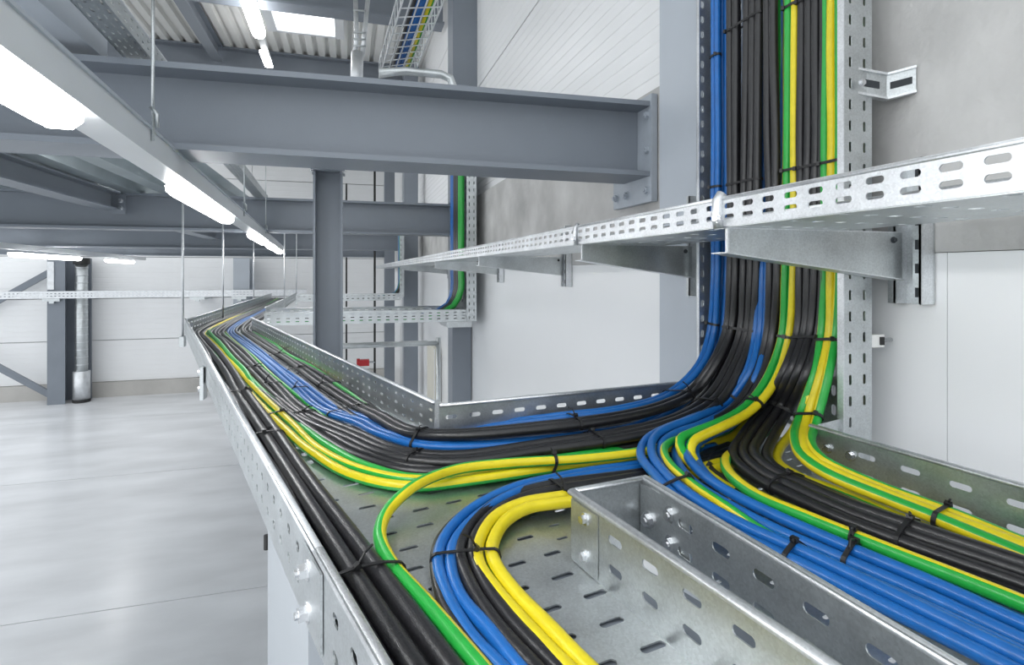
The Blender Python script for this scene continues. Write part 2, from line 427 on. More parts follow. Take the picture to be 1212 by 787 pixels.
# mezzanine deck left of the tray (trapezoidal steel sheet)
ZD = 0.548
m_ = MB(); prof = []
x = -3.4
while x < -0.95:
    prof += [(x, 0), (x + 0.10, 0), (x + 0.125, 0.075), (x + 0.215, 0.075)]; x += 0.24
n_ = len(prof)
m_.add([(p[0], 0.4, ZD + p[1]) for p in prof] + [(p[0], 10.4, ZD + p[1]) for p in prof], [(i, i + 1, n_ + i + 1, n_ + i) for i in range(n_ - 1)])
dk = m_.build('ceiling_deck', 'floor_deck_steel'); struct(dk, 'corrugated steel mezzanine deck on top of the beams')
MB().bounds(-3.4, -0.96, 0.4, 10.4, ZD + 0.08, ZD + 0.20).build('deck_slab', 'concrete', dk)
ea = MB().prism([(0, 0), (-0.13, 0), (-0.13, 0.003), (-0.003, 0.003), (-0.003, 0.12), (0, 0.12)], (-0.60, 0.3, ZD), (-0.60, 1.66, ZD), X_, Z_).build('deck_edge_angle', 'steel_paint_light'); tag(ea, 'pale steel edge angle on top of the near beam, upper left', 'steel angle')
sb = thing('secondary_beam', (-1.55, 3.0, 0.425), 'short grey steel beam framing into the second beam at left', 'beam')
MB().bounds(-1.615, -1.485, 1.72, 4.335, 0.425, 0.435).build('bottom_flange', 'steel_paint', sb)
MB().bounds(-1.615, -1.485, 1.72, 4.335, 0.533, 0.543).build('top_flange', 'steel_paint', sb)
MB().bounds(-1.555, -1.545, 1.72, 4.335, 0.435, 0.533).build('web', 'steel_paint', sb)
MB().bounds(-1.545, -1.46, 4.328, 4.342, 0.40, 0.53).build('cleat', 'steel_paint', sb)
for zz in (0.44, 0.49): MB().hexbolt((-1.49, 4.328, zz), (0, -1, 0), 0.012, 0.012).build('bolt', 'zinc_bolt', sb)
sb = thing('secondary_beam', (-1.55, 6.0, 0.425), 'short grey steel beam framing between the second and third beams', 'beam')
MB().bounds(-1.615, -1.485, 4.53, 7.38, 0.40, 0.412).build('bottom_flange', 'steel_paint', sb); MB().bounds(-1.555, -1.545, 4.53, 7.38, 0.412, 0.53).build('web', 'steel_paint', sb)

# roof beams
rb = beam_x('roof_beam', 7.75, -3.8, 0.92, ZR - 0.36, ZR - 0.001, 0.22, 'grey roof beam carrying the sheet edge behind the near beam')
rb['group'] = 'roof beams'
rb = beam_x('roof_beam', 5.60, -3.8, 0.92, ZR - 0.34, ZR - 0.001, 0.2, 'dark grey roof beam at the top edge of the picture')
rb['group'] = 'roof beams'
pu = MB().prism(hpoly(0.2, 0.12, 0.008, 0.01), (-1.58, 5.7, ZR - 0.101), (-1.58, 7.64, ZR - 0.101), X_, Z_).build('roof_purlin', 'steel_paint'); tag(pu, 'short grey purlin between the two roof beams', 'purlin')
sk = thing('skylight', (-0.48, 6.55, ZR), 'bright rectangular skylight set in the sheet roof', 'skylight')
MB().bounds(-0.80, -0.16, 6.35, 6.85, ZR - 0.012, ZR - 0.004).build('pane', 'skylight_glass', sk)
for x0, x1, y0, y1 in ((-0.90, -0.80, 6.30, 6.90), (-0.16, -0.06, 6.30, 6.90), (-0.80, -0.16, 6.30, 6.35), (-0.80, -0.16, 6.85, 6.90)):
    MB().bounds(x0, x1, y0, y1, ZR - 0.05, ZR - 0.002).build('frame', 'trunking_white', sk)

# ================================================================== LUMINAIRES
def luminaire(name, a, b, w, h, label, group, glow='lamp_glow'):
    """batten light: housing + glowing diffuser (bevelled trough)"""
    a, b = Vector(a), Vector(b); d = (b - a).normalized(); sd = d.cross(Z_).normalized()
    t = thing(name, (a + b) / 2, label, 'light', group)
    MB().prism([(-w * .42, 0), (w * .42, 0), (w * .42, h * .06), (-w * .42, h * .06)], a, b, sd, Z_).build('housing', 'lamp_housing', t)
    e = 0.03
    pr = [(-w * .5, -h * .05), (-w * .46, -h * .45), (-w * .25, -h * .75), (w * .25, -h * .75), (w * .46, -h * .45), (w * .5, -h * .05)]
    MB().prism(pr, a + d * e, b - d * e, sd, Z_).build('diffuser', glow, t)
    for p, q in ((a, a + d * e), (b - d * e, b)):
        MB().prism([(x * 0.98, z * 0.98) for x, z in pr], p, q, sd, Z_).build('end_cap', glow, t)
    return t
# trunking line along the hall
ta, tb = Vector((-0.215, -2.3, 0.248)), Vector((-0.765, 6.9, 0.248))
tdir = (tb - ta).normalized(); tsd = tdir.cross(Z_).normalized()
tr = thing('light_trunking', ta, 'long pale trunking rail carrying the row of ceiling lights', 'trunking')
MB().prism([(-0.032, 0), (0.032, 0), (0.032, 0.055), (-0.032, 0.055)], ta, tb, tsd, Z_).build('rail', 'trunking_white', tr)
MB().prism([(-0.036, 0.052), (0.036, 0.052), (0.036, 0.058), (-0.036, 0.058)], ta, tb, tsd, Z_).build('cover_lip', 'steel_paint_light', tr)
def on_trunk(y):
    return ta + (tb - ta) * ((y - ta.y) / (tb.y - ta.y))
for (y0, y1), lb in zip(((-2.1, -1.0), (-0.35, 0.98), (1.74, 2.66), (3.75, 4.6), (5.15, 5.75), (6.2, 6.75)),  # first lamp is added out of view to put highlights on the cables
        ('added unseen batten light on the trunking rail behind the viewer', 'glowing batten light nearest the camera at the upper left', 'glowing batten light below the near beam beside the lone column',
         'third glowing batten light along the trunking rail', 'fourth small glowing batten light along the trunking rail', 'last tiny glowing batten light at the far end of the trunking rail')):
    luminaire('batten_light', on_trunk(y0) - Z_ * 0.003 - tsd * 0.004, on_trunk(y1) - Z_ * 0.003 - tsd * 0.004, 0.064, 0.040, lb, 'batten lights on the trunking rail')
for y, zt, lb in ((1.32, 0.62, 'thin threaded rod dropping from the overhead tray past the near beam'), (2.95, 0.90, 'thin threaded rod holding the trunking behind the near beam'), (4.25, 0.9, 'thin threaded rod holding the trunking at the second beam')):
    p = on_trunk(y) + Vector((0.036, 0, 0)); r_ = MB().rod((p.x, p.y, p.z + 0.03), (p.x, p.y, zt), 0.0035)
    r_.tube([(p.x + 0.008, p.y, p.z + 0.058), (p.x + 0.008, p.y, p.z + 0.085), (p.x - 0.004, p.y, p.z + 0.10)], 0.004, 6)
    tag(r_.build('threaded_rod', 'galvanized', None, True), lb, 'rod', 'trunking hangers')
# left row of lights
la, lb_ = Vector((-3.16, 5.6, 0.235)), Vector((-3.68, 11.8, 0.235))
ld = (lb_ - la).normalized(); lsd = ld.cross(Z_).normalized()
t2 = thing('light_trunking', la, 'pale trunking rail at far left below the steel beams', 'trunking')
MB().prism([(-0.03, 0), (0.03, 0), (0.03, 0.06), (-0.03, 0.06)], la, lb_, lsd, Z_).build('rail', 'trunking_white', t2)
for (y0, y1), lb in (((6.75, 8.5), 'long glowing batten light at the left edge in front of the far column'), ((9.7, 11.0), 'short glowing batten light right of the round duct')):
    f0 = (y0 - la.y) / (lb_.y - la.y); f1 = (y1 - la.y) / (lb_.y - la.y)
    luminaire('batten_light', la + (lb_ - la) * f0 - Z_ * 0.03, la + (lb_ - la) * f1 - Z_ * 0.03, 0.09, 0.06, lb, 'batten lights at far left')
# roof light
pa, pb = oz(292, -6, 2.45), oz(306.5, 37, 2.45)
luminaire('batten_light', pa, pb, 0.13, 0.1, 'slanting glowing batten light high under the roof', 'roof batten lights')
rp = thing('roof_trunking', pb, 'thin white rail continuing from the roof light', 'trunking')
pe = oz(318.5, 77, 2.45)
MB().prism([(-0.03, 0), (0.03, 0), (0.03, 0.05), (-0.03, 0.05)], pb, pe, X_, Z_).build('rail', 'trunking_white', rp)
MB().prism([(-0.04, -0.03), (0.04, -0.03), (0.04, 0.0), (-0.04, 0.0)], pe + Vector((0, -0.45, 0)), pe, X_, Z_).build('small_lamp', 'lamp_glow', rp)

# ================================================================== TRAYS
ZRIM, ZBASE = -0.256, -0.341
SH = ZRIM - ZBASE
def rim(px, py): return oz(px, py, ZRIM)
def base(p): return Vector((p.x, p.y, ZBASE))
def at(p, z): return Vector((p.x, p.y, z))
def tray_side(parent, p0, p1, inward, ncell, rows=2, z0=ZBASE, z1=ZRIM, slot=(0.45, 0.30), name='side_wall', m='galvanized', rimw=0.007, skip=None):
    """slotted upright wall with a folded-in rim; its inner face looks along inward"""
    p0, p1 = at(p0, z0), at(p1, z0); n = Vector(inward).normalized()
    h = z1 - z0
    d = (p1 - p0).normalized()
    lo, hi = 0.12 * h, 0.14 * h
    mb = MB()
    up = Z_
    # plain strips below and above the slots, then the slotted field
    for a, b in ((0, lo), (h - hi, h)):
        q = [p0 + up * a, p1 + up * a, p1 + up * b, p0 + up * b]
        mb.add(q + [v - n * 0.0016 for v in q], [(0, 1, 2, 3), (7, 6, 5, 4), (0, 4, 5, 1), (2, 6, 7, 3), (0, 3, 7, 4), (1, 5, 6, 2)])
    mb.plate([p0 + up * lo, p1 + up * lo, p1 + up * (h - hi), p0 + up * (h - hi)], ncell, rows, slot, 0.0016, n, skip)
    sw = mb.build(name, m, parent)
    rb_ = MB().prism([(rimw * .5 + (rimw * .5 + .002) * math.cos(a_) - .001, -.003 + (rimw * .45 + .0005) * math.sin(a_)) for a_ in [2 * math.pi * k_ / 10 for k_ in range(10)]], p0 + up * h, p1 + up * h, n, up)
    rb_.build('rim', 'galvanized_bright', sw, True)
    return sw
def tray_base(parent, quad, nu, nv, slot=(0.4, 0.14), z=ZBASE, shift=0.22, m='galvanized', name='base'):
    return MB().plate([at(q, z) for q in quad], nu, nv, slot, 0.0016, Z_, None, shift).build(name, m, parent)

A_FAR_L, A_FAR_R = rim(220, 379), rim(298, 375.3)
COR = rim(515.5, 474.6)                       # corner where right wall of the straight tray ends
U = (at(A_FAR_R, 0) - at(COR, 0)).normalized()     # along the straight tray, away from the eye
LAT = Vector((-U.y, U.x, 0)); LAT = LAT if LAT.x < 0 else -LAT    # from right wall towards left wall
TW = (at(A_FAR_L, 0) - at(COR, 0)).dot(LAT)
LEN = (at(A_FAR_R, 0) - at(COR, 0)).length
A_NEAR_L = rim(452, 787)
_sa, _sb = (A_FAR_L - COR).dot(U), (A_NEAR_L - COR).dot(U)
def T(o, s, h):
    """point in the straight tray: o from the right wall (0) to the left wall (TW), s along it, h above its floor"""
    l = A_FAR_L + (A_NEAR_L - A_FAR_L) * ((s - _sa) / (_sb - _sa)); r = COR + U * s
    p = r + (l - r) * (o / TW); return Vector((p.x, p.y, ZBASE + h))
L1a, L1b = rim(678, 578), rim(995, 787)
L2a, L2b = rim(761, 563), rim(1135, 787)
L3a, L3b = rim(960.5, 501.4), rim(1212, 572.2)
XBa, XBb = rim(520, 478), rim(806, 451)
def ext(a, b, Y):
    t = (Y - a.y) / (b.y - a.y); return a + (b - a) * t
JL = T(TW, 0.0, SH)                           # left wall point opposite the corner
SPL = T(TW, -0.475, SH)                        # bolted joint of the left wall
NEAR = 0.06
# -- straight tray running away
t = thing('cable_tray', base(T(TW / 2, LEN / 2, 0)), 'long straight galvanized tray full of cables receding to the left', 'cable tray', 'main cable trays')
tray_base(t, [T(TW, 0, 0), T(TW, LEN + .1, 0), T(0, LEN, 0), T(0, 0, 0)], 52, 8, (0.42, 0.22))
tray_side(t, T(TW, LEN + .12, 0), T(TW, -0.475, 0), -LAT, 66, 2, slot=(0.30, 0.34))
tray_side(t, T(0, 0, 0), T(0, LEN, 0), LAT, 52, 3, slot=(0.36, 0.3))
MB().bounds(COR.x - 0.002, COR.x + 0.010, COR.y - 0.012, COR.y + 0.004, ZBASE, ZRIM + 0.001).build('corner_post', 'galvanized_bright', t)
# -- near-left tray
nl = thing('cable_tray', base(T(.2, -.5, 0)), 'near galvanized tray with slotted floor and looping blue and yellow cables', 'cable tray', 'main cable trays')
n_left = T(TW, -0.475, 0); n_left2 = ext(JL, SPL, NEAR)
tray_base(nl, [JL, COR, L1a, SPL], 6, 10, (0.48, 0.17))
tray_base(nl, [SPL, L1a, ext(L1a, L1b, NEAR), n_left2], 5, 12, (0.5, 0.2))
sw = tray_side(nl, SPL, n_left2, -LAT, 10, 2, slot=(0.34, 0.34))
in1 = Vector((-(L1b - L1a).y, (L1b - L1a).x, 0)); in1 = in1 if in1.x < 0 else -in1
tray_side(nl, L1a, ext(L1a, L1b, NEAR), in1, 10, 2, slot=(0.42, 0.30), skip=lambda i, j: i == 0)
# joint plates and bolts on the left wall
jp = MB(); d = -U
q0 = T(TW + 0.0022, -0.44, 0.006); q1 = T(TW + 0.0022, -0.512, 0.006)
jp.prism([(0, 0), (0.002, 0), (0.002, 0.072), (0, 0.072)], q0, q1, LAT, Z_); jl = jp.build('joint_plate', 'galvanized', nl)
for zz in (0.020, 0.060):
    MB().hexbolt(T(TW + 0.0042, -0.463, zz), LAT, 0.0075, 0.007, 0.005).build('bolt', 'zinc_bolt', jl)
# end plate folded corner between the two dividing walls
q = MB(); 
dv = (at(L2a, 0) - at(L1a, 0)); nrm_in = Vector((dv.y, -dv.x, 0)).normalized(); nrm_in = nrm_in if nrm_in.y < 0 else -nrm_in
tray_side(nl, L1a, L2a, nrm_in, 2, 2, slot=(0.3, 0.24), name='end_plate', rimw=0.004, skip=lambda i, j: i == 1)
cpl = MB()
e0 = L1a; ed = (at(ext(L1a, L1b, NEAR), 0) - at(L1a, 0)).normalized()
for nme, o_, ln in (('corner_plate', in1 * 0.002, 0.055),):
    a = at(L1a, ZBASE + 0.002) + o_ - ed * 0.002; b = a + ed * ln
    cpo = MB().prism([(0, 0), (0.0018, 0), (0.0018, SH - 0.014), (0, SH - 0.014)], a, b, in1, Z_).build(nme, 'galvanized', nl)
    for zz in (0.018, 0.060): MB().hexbolt(at(L1a, ZBASE + zz) + o_ + in1 * 0.0018 + ed * 0.028, in1, 0.0052, 0.005).build('bolt', 'zinc_bolt', cpo)
# -- right tray
rt = thing('cable_tray', base((L2a + L3a) / 2), 'galvanized tray at lower right carrying blue, black and green cables', 'cable tray', 'main cable trays')
L2n, L3n = ext(L2a, L2b, NEAR), ext(L3a, L3b, NEAR)
tray_base(rt, [L2a, L3a, L3n, L2n], 12, 18, (0.42, 0.17))
in2 = -in1.normalized()
tray_side(rt, L2n, L2a, in2, 10, 2, slot=(0.46, 0.32), skip=lambda i, j: i == 9)
tray_side(rt, L3a, L3n, -in2, 11, 2, slot=(0.42, 0.27), skip=lambda i, j: i == 0)
a = at(L2a, ZBASE + 0.002) - in2 * 0.0035 + ed * 0.001; b = a + ed * 0.085
cpo = MB().prism([(0, 0), (-0.0018, 0), (-0.0018, SH - 0.010), (0, SH - 0.010)], a, b, in2, Z_).build('corner_plate', 'galvanized', rt)
for so, zz in ((0.058, 0.060), (0.058, 0.026), (0.018, 0.038)):
    MB().hexbolt(at(L2a, ZBASE + zz) - in2 * 0.0055 + ed * so, -in2, 0.0075, 0.006, 0.003).build('bolt', 'zinc_bolt', cpo)
for so in (0.03, 0.07): MB().hexbolt(at(L3a, ZBASE + 0.052) - in2 * 0.001 + Vector((L3n - L3a)).normalized() * so, -in2, 0.006, 0.005).build('bolt', 'zinc_bolt', rt)
# -- junction tray below the vertical run
jt = thing('cable_tray', base((COR + L3a) / 2), 'dark-shadowed junction tray turning under the vertical cable run', 'cable tray', 'main cable trays')
VB = Vector((0.866, 1.165, 0)); VA = Vector((0.866, 0.775, 0))
tray_base(jt, [COR, at(VB, 0), at(VA, 0) , L1a], 16, 14, (0.42, 0.17), z=ZBASE - 0.002)
tray_side(jt, XBa, XBb, nrm_in, 12, 2, slot=(0.48, 0.28))
MB().add([at(L3a, ZBASE), at(Vector((0.866, 0.737, 0)), ZBASE), at(Vector((0.866, 0.737, 0)), ZRIM + 0.015), at(L3a, ZRIM - 0.004)], [(0, 1, 2, 3)]).build('gusset_plate', 'galvanized', jt)
# -- far tray (parallel to the wall) and branch
FLa, FLb = rim(222, 377), at(Vector((-0.945, 7.55, 0)), ZRIM)
FRb = rim(351.6, 346.2); FRa = at(Vector((-0.60, 4.45, 0)), ZRIM)
ft = thing('cable_tray', base((FLa + FRb) / 2), 'far galvanized tray beyond the bend, heading to the far wall', 'cable tray', 'main cable trays')
tray_base(ft, [FLa, FLb, FRb, A_FAR_R], 30, 6, (0.42, 0.22))
tray_side(ft, FLb, FLa, X_, 60, 2, slot=(0.36, 0.3)); tray_side(ft, FRa, FRb, -X_, 50, 2, slot=(0.36, 0.3))
BR0, BR1 = Vector((-0.53, 3.87, 0)), Vector((0.86, 3.82, 0))
BRb0, BRb1 = Vector((-0.55, 4.32, 0)), Vector((0.86, 4.25, 0))
bt = thing('cable_tray', at((BR0 + BR1) / 2, ZBASE), 'slotted branch tray running right to the second vertical cable run', 'cable tray', 'main cable trays')
tray_base(bt, [BR0, BR1, BRb1, BRb0], 26, 8, (0.42, 0.22))
tray_side(bt, BR0, BR1, Y_, 24, 3, slot=(0.42, 0.3)); tray_side(bt, BRb1, BRb0, -Y_, 24, 3, slot=(0.42, 0.3))
jpx = MB().bounds(0.66, 0.84, 3.84, 4.2, ZBASE - 0.045, ZBASE - 0.004).build('support_rail', 'galvanized', bt)

# hangers of the main tray
hang = [(T(TW + 0.014, LEN - 0.02, 0), 'long steel hanger rod at the tray corner'), (T(TW * .2, LEN + .9, 0), 'hanger rod rising behind the tray bend'), (Vector((-0.945, 4.75, 0)), 'bright hanger rod left of the far tray'),
        (Vector((-0.60, 5.7, 0)), 'thin hanger rod between the far lamps'), (Vector((-0.965, 6.3, 0)), 'faint hanger rod beside the third lamp'), (Vector((-0.63, 7.3, 0)), 'hanger rod at the very end of the far tray')]
for p, lb in hang:
    h_ = thing('hanger', at(p, ZBASE - 0.06), lb, 'hanger', 'hangers of the main tray')
    MB().rod(at(p, ZBASE - 0.055), at(p, 0.54), 0.006, 8).build('rod', 'galvanized_bright', h_, True)
    MB().box(at(p, ZBASE - 0.03), (0.022, 0.05, 0.055)).build('bracket', 'galvanized', h_)
for s_ in (0.95,):
    p = T(TW + 0.006, s_, 0)
    sbk = thing('tray_bracket', at(p, ZBASE - 0.05), 'small steel bracket clamped to the outer side of the straight tray', 'bracket')
    MB().box(at(p, ZBASE + 0.0), (0.010, 0.05, 0.10)).build('plate', 'galvanized', sbk)
    MB().hexbolt(at(p, ZBASE + 0.03) + LAT * 0.006, LAT, 0.009, 0.008).build('bolt', 'zinc_bolt', sbk)
    MB().hexbolt(at(p, ZBASE - 0.02) + LAT * 0.006, LAT, 0.009, 0.008).build('bolt', 'zinc_bolt', sbk)

# -- vertical trays
def vertical_tray(label, x0, x1, y0, y1, z0, z1, pitch=0.036, far_dark=True):
    t = thing('vertical_tray', (x1, (y0 + y1) / 2, z0), label, 'cable tray', 'vertical trays on the right wall')
    n = int((z1 - z0) / pitch)
    MB().plate([(x1, y0, z0), (x1, y0, z1), (x1, y1, z1), (x1, y1, z0)], n, 8, (0.55, 0.2), 0.0016, (-1, 0, 0)).build('back_plate', 'galvanized', t)
    MB().plate([(x0, y0, z0), (x0, y0, z1), (x1, y0, z1), (x1, y0, z0)], n, 2, (0.48, 0.2), 0.0016, (0, -1, 0)).build('side_wall', 'galvanized', t)
    MB().plate([(x0, y1, z0), (x0, y1, z1), (x1, y1, z1), (x1, y1, z0)], n, 2, (0.48, 0.3), 0.0016, (0, -1, 0)).build('side_wall', 'galvanized', t)
    for y, sg in ((y0, 1), (y1, -1)):
        MB().bounds(x0 - 0.001, x0 + 0.0006, y - 0.0018, y + sg * 0.011, z0, z1).build('rim', 'galvanized_bright', t)
    return t
VX0, VX1 = 0.808, 0.870
vertical_tray('wide vertical tray of blue, black and green cables climbing the near concrete wall', VX0, VX1, 0.738, 1.150, ZBASE + 0.03, 0.78)
vertical_tray('narrow vertical tray of cables on the second wall column', 0.795, 0.862, 3.80, 4.22, ZBASE, 0.86, 0.05)
vertical_tray('thin far vertical tray of cables on the third wall column', 0.60, 0.65, 6.9, 7.2, -0.30, 0.5, 0.06)

# -- wall tray crossing in front (sections)
WZ0, WZ1 = 0.0705, 0.1155
def wall_x(Y): return 0.552 + (Y - 0.3) * (0.40 - 0.552) / 8.7
WW = 0.225
secs = [(0.05, 0.715), (0.715, 1.245), (1.245, 2.6), (2.6, 4.6), (4.6, 8.9)]
wl = ['nearest section of the bright slotted wall tray at right edge', 'slotted wall tray section passing before the vertical cables', 'middle slotted wall tray section before the white panel', 'fourth slotted wall tray section towards the second cable run', 'farthest thin section of the wall tray']
for (a, b), lb in zip(secs, wl):
    t = thing('wall_tray', (wall_x((a + b) / 2) + WW / 2, (a + b) / 2, WZ0), lb, 'cable tray', 'wall tray sections')
    p0, p1 = Vector((wall_x(a), a + 0.001, 0)), Vector((wall_x(b), b - 0.001, 0)); off = Vector((WW, 0, 0))
    n = max(4, int((b - a) / 0.038))
    tray_base(t, [p0 + off, p0, p1, p1 + off], 6, n // 2, (0.42, 0.2), z=WZ0)
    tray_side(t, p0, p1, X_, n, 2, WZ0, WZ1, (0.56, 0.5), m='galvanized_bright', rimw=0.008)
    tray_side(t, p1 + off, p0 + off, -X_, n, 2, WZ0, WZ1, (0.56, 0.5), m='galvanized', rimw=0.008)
# joint clip
for yj, lb in ((0.715, 'lumpy steel joint clip on the wall tray above the bracket arm'), (1.245, 'small joint clip on the wall tray left of the column')):
    jc = thing('joint_clip', (wall_x(yj), yj, WZ0), lb, 'clip', 'wall tray joint clips')
    w_ = 0.020 if yj < 1 else 0.012
    mb = MB().tube([(wall_x(yj) - 0.004, yj, WZ0 - 0.002), (wall_x(yj) - 0.007, yj, WZ0 + 0.02), (wall_x(yj) - 0.006, yj, WZ1 - 0.006), (wall_x(yj) + 0.002, yj, WZ1 + 0.005)], w_ * 0.4, 10)
    mb.build('clip_body', 'galvanized_bright', jc, True)
    MB().hexbolt((wall_x(yj) - 0.01, yj - 0.004, WZ0 + 0.012), (-1, -0.4, 0), 0.005, 0.005).build('bolt', 'zinc_bolt', jc)
# cantilever brackets on wall struts
for yb, lb in ((0.705, 'big steel cantilever arm in front of the vertical cables'), (1.225, 'dark cantilever arm left of the pale column'), (2.25, 'third cantilever arm against the white panel'), (3.35, 'fourth cantilever arm near the second column'), (5.2, 'distant cantilever arm beyond the second cable run')):
    big = yb < 1
    xw = XW - 0.001 if not (1.2 < yb < 1.5) else 0.877
    xt = wall_x(yb) + 0.004
    cb = thing('cantilever_bracket', (xw, yb, -0.08), lb, 'bracket', 'cantilever brackets of the wall tray')
    xe = xw - 0.03
    # tapering channel: web + top and bottom lip
    zt_ = WZ0 - 0.003
    h0, h1 = 0.036, 0.078
    a0, a1 = Vector((xt, yb, zt_)), Vector((xe, yb, zt_)); b0_, b1_ = Vector((xt, yb, zt_ - h0)), Vector((xe, yb, zt_ - h1))
    th = 0.0025
    mb = MB(); q = [b0_, b1_, a1, a0]
    mb.add(q + [v + Y_ * th for v in q], [(0, 1, 2, 3), (7, 6, 5, 4), (0, 4, 5, 1), (1, 5, 6, 2), (2, 6, 7, 3), (3, 7, 4, 0)])
    mb.build('arm', 'galvanized', cb)
    mb = MB(); q = [b0_ + Vector((-0.006, -0.006, 0)), b1_ + Vector((0, -0.006, 0)), b1_ + Y_ * 0.03, b0_ + Vector((-0.006, 0.03, 0))]
    mb.add(q + [v - Z_ * 0.002 for v in q], [(0, 1, 2, 3), (7, 6, 5, 4), (0, 4, 5, 1), (1, 5, 6, 2), (2, 6, 7, 3), (3, 7, 4, 0)])
    mb.build('bottom_lip', 'galvanized_bright', cb)
    MB().bounds(xt, xe, yb, yb + 0.03, zt_, zt_ + 0.002).build('top_lip', 'galvanized_bright', cb)
    MB().bounds(xt - 0.002, xt + 0.001, yb - 0.004, yb + 0.002, zt_ - h0, zt_).build('end_edge', 'galvanized_bright', cb)
    # slotted strut (C channel) on the wall
    za, zb_ = (-0.052, 0.185) if big else (-0.06, 0.20)
    st = MB()
    st.bounds(xw - 0.004, xw, yb - 0.032, yb + 0.026, za, zb_)
    so = st.build('strut', 'galvanized', cb)
    for ya_ in (yb - 0.032, yb + 0.012):
        MB().bounds(xw - 0.03, xw - 0.004, ya_, ya_ + 0.004, za, zb_ + (0.006 if ya_ < yb else 0)).build('strut_flange', 'galvanized_bright', so)
        MB().bounds(xw - 0.03, xw - 0.028, ya_, ya_ + 0.014, za, zb_ + (0.006 if ya_ < yb else 0)).build('strut_lip', 'galvanized', so)
    nh = 6
    for k in range(nh):
        zz = za + (zb_ - za) * (k + 0.5) / nh
        MB().bounds(xw - 0.0302, xw - 0.0298, yb - 0.028, yb - 0.022, zz - 0.008, zz + 0.008).build('strut_slot', 'dark_gap', so)
    MB().hexbolt((xe - 0.02, yb, zt_ - 0.012), (0, -1, 0), 0.004, 0.003).build('bolt', 'dark_gap', cb)

# Z bracket from vertical tray to wall, and lower clamp
zbk = thing('angle_bracket', (0.93, 0.73, 0.27), 'bent steel bracket fixing the vertical tray to the concrete', 'bracket')
za, zc = oX(1010, 96, 0.838), oX(1084, 94, XW - 0.003)
mid = oX(1049, 103, 0.895)
hh = 0.021
for nme, p, q_ in (('lug', za, mid), ('foot', mid, zc)):
    d = (q_ - p); dn = d.normalized(); up = Z_
    nrm = dn.cross(Z_).normalized()
    mb = MB().prism([(-0.0015, -hh), (0.0015, -hh), (0.0015, hh), (-0.0015, hh)], p, q_, nrm, Z_)
    pt = mb.build(nme, 'galvanized', zbk)
    for e in (-1, 1):
        MB().prism([(-0.006, -0.002), (0.006, -0.002), (0.006, 0.002), (-0.006, 0.002)], p + Z_ * (e * hh), q_ + Z_ * (e * hh), nrm, Z_).build('flange', 'galvanized_bright', pt)
    sl = (p + q_) / 2
    MB().prism([(-0.0025, -0.006), (0.0025, -0.006), (0.0025, 0.006), (-0.0025, 0.006)], sl - dn * 0.016, sl + dn * 0.016, nrm, Z_).build('slot', 'dark_gap', pt)
MB().hexbolt(oX(1017, 99, 0.838) + Vector((0, -0.004, 0)), (0, -1, 0), 0.005, 0.004).build('bolt', 'zinc_bolt', zbk)
lc = thing('rail_clamp', (0.87, 0.745, -0.13), 'small pale clamp on the lower edge of the vertical tray', 'clamp')
pc = oX(1034, 403, 0.885)
MB().box(pc, (0.030, 0.016, 0.022)).build('block', 'white_plastic', lc)
MB().box(pc + Vector((0.008, -0.009, 0)), (0.008, 0.004, 0.014)).build('jaw', 'rubber_black', lc)
MB().tube([pc + Vector((-0.02, -0.002, 0)), pc + Vector((0.04, 0, 0))], 0.004, 8).build('bolt', 'zinc_bolt', lc, True)

# -- overhead perforated tray resting on the beams
ot = thing('overhead_tray', (-0.52, 2.5, 0.545), 'perforated tray seen from below on top of the beams', 'cable tray')
o0, o1 = Vector((-0.52, 0.9, 0)), Vector((-0.665, 4.6, 0)); ow = Vector((0.062, 0, 0))
MB().plate([at(o0, ZB1 + .008), at(o1, ZB1 + .008), at(o1 + ow, ZB1 + .008), at(o0 + ow, ZB1 + .008)], 90, 4, (0.5, 0.28), 0.0016, (0, 0, -1), None, 0.3).build('base', 'galvanized', ot)
tray_side(ot, o0 + ow, o1 + ow, -X_, 90, 2, ZB1 + .006, ZB1 + .055, (0.4, 0.3)); tray_side(ot, o1, o0, X_, 90, 2, ZB1 + .006, ZB1 + .055, (0.4, 0.3))
rc = thing('rod_clamp', (-0.45, 1.34, 0.6), 'steel clamp and pin where the rod meets the overhead tray', 'clamp')
p = on_trunk(1.32) + Vector((0.036, 0, 0))
MB().tube([(p.x - 0.02, p.y, 0.592), (p.x + 0.025, p.y, 0.592)], 0.006, 8).build('pin', 'galvanized_bright', rc, True)
MB().box((p.x - 0.018, p.y, 0.596), (0.014, 0.02, 0.02)).build('nut', 'galvanized_bright', rc)

# -- horizontal tray along the far wall
wt = thing('wall_tray', (-4, 12.95, -0.48), 'thin galvanized tray running across the far white wall', 'cable tray')
tray_side(wt, Vector((-9, 12.86, 0)), Vector((-0.9, 12.86, 0)), Y_, 120, 2, -0.50, -0.36, (0.5, 0.3), m='galvanized_bright'); MB().bounds(-9, -0.9, 12.86, 12.925, -0.502, -0.498).build('base', 'galvanized', wt)
for xx, lb in ((-5.6, 'small bracket below the far wall tray at the column'), (-3.05, 'tiny bracket below the far wall tray at middle'), (-2.25, 'grey bracket below the far wall tray behind the tray bend')):
    cb = thing('tray_bracket', (xx, 13.1, -0.6), lb, 'bracket', 'far wall tray brackets')
    MB().bounds(xx - 0.14, xx + 0.14, 12.87, 12.948 if xx < -5 or -2.4 < xx < -2 else 13.54, -0.56, -0.505).build('arm', 'galvanized', cb); MB().bounds(xx - 0.04, xx + 0.04, 12.88, 12.93, -0.60, -0.56).build('nut', 'galvanized', cb)

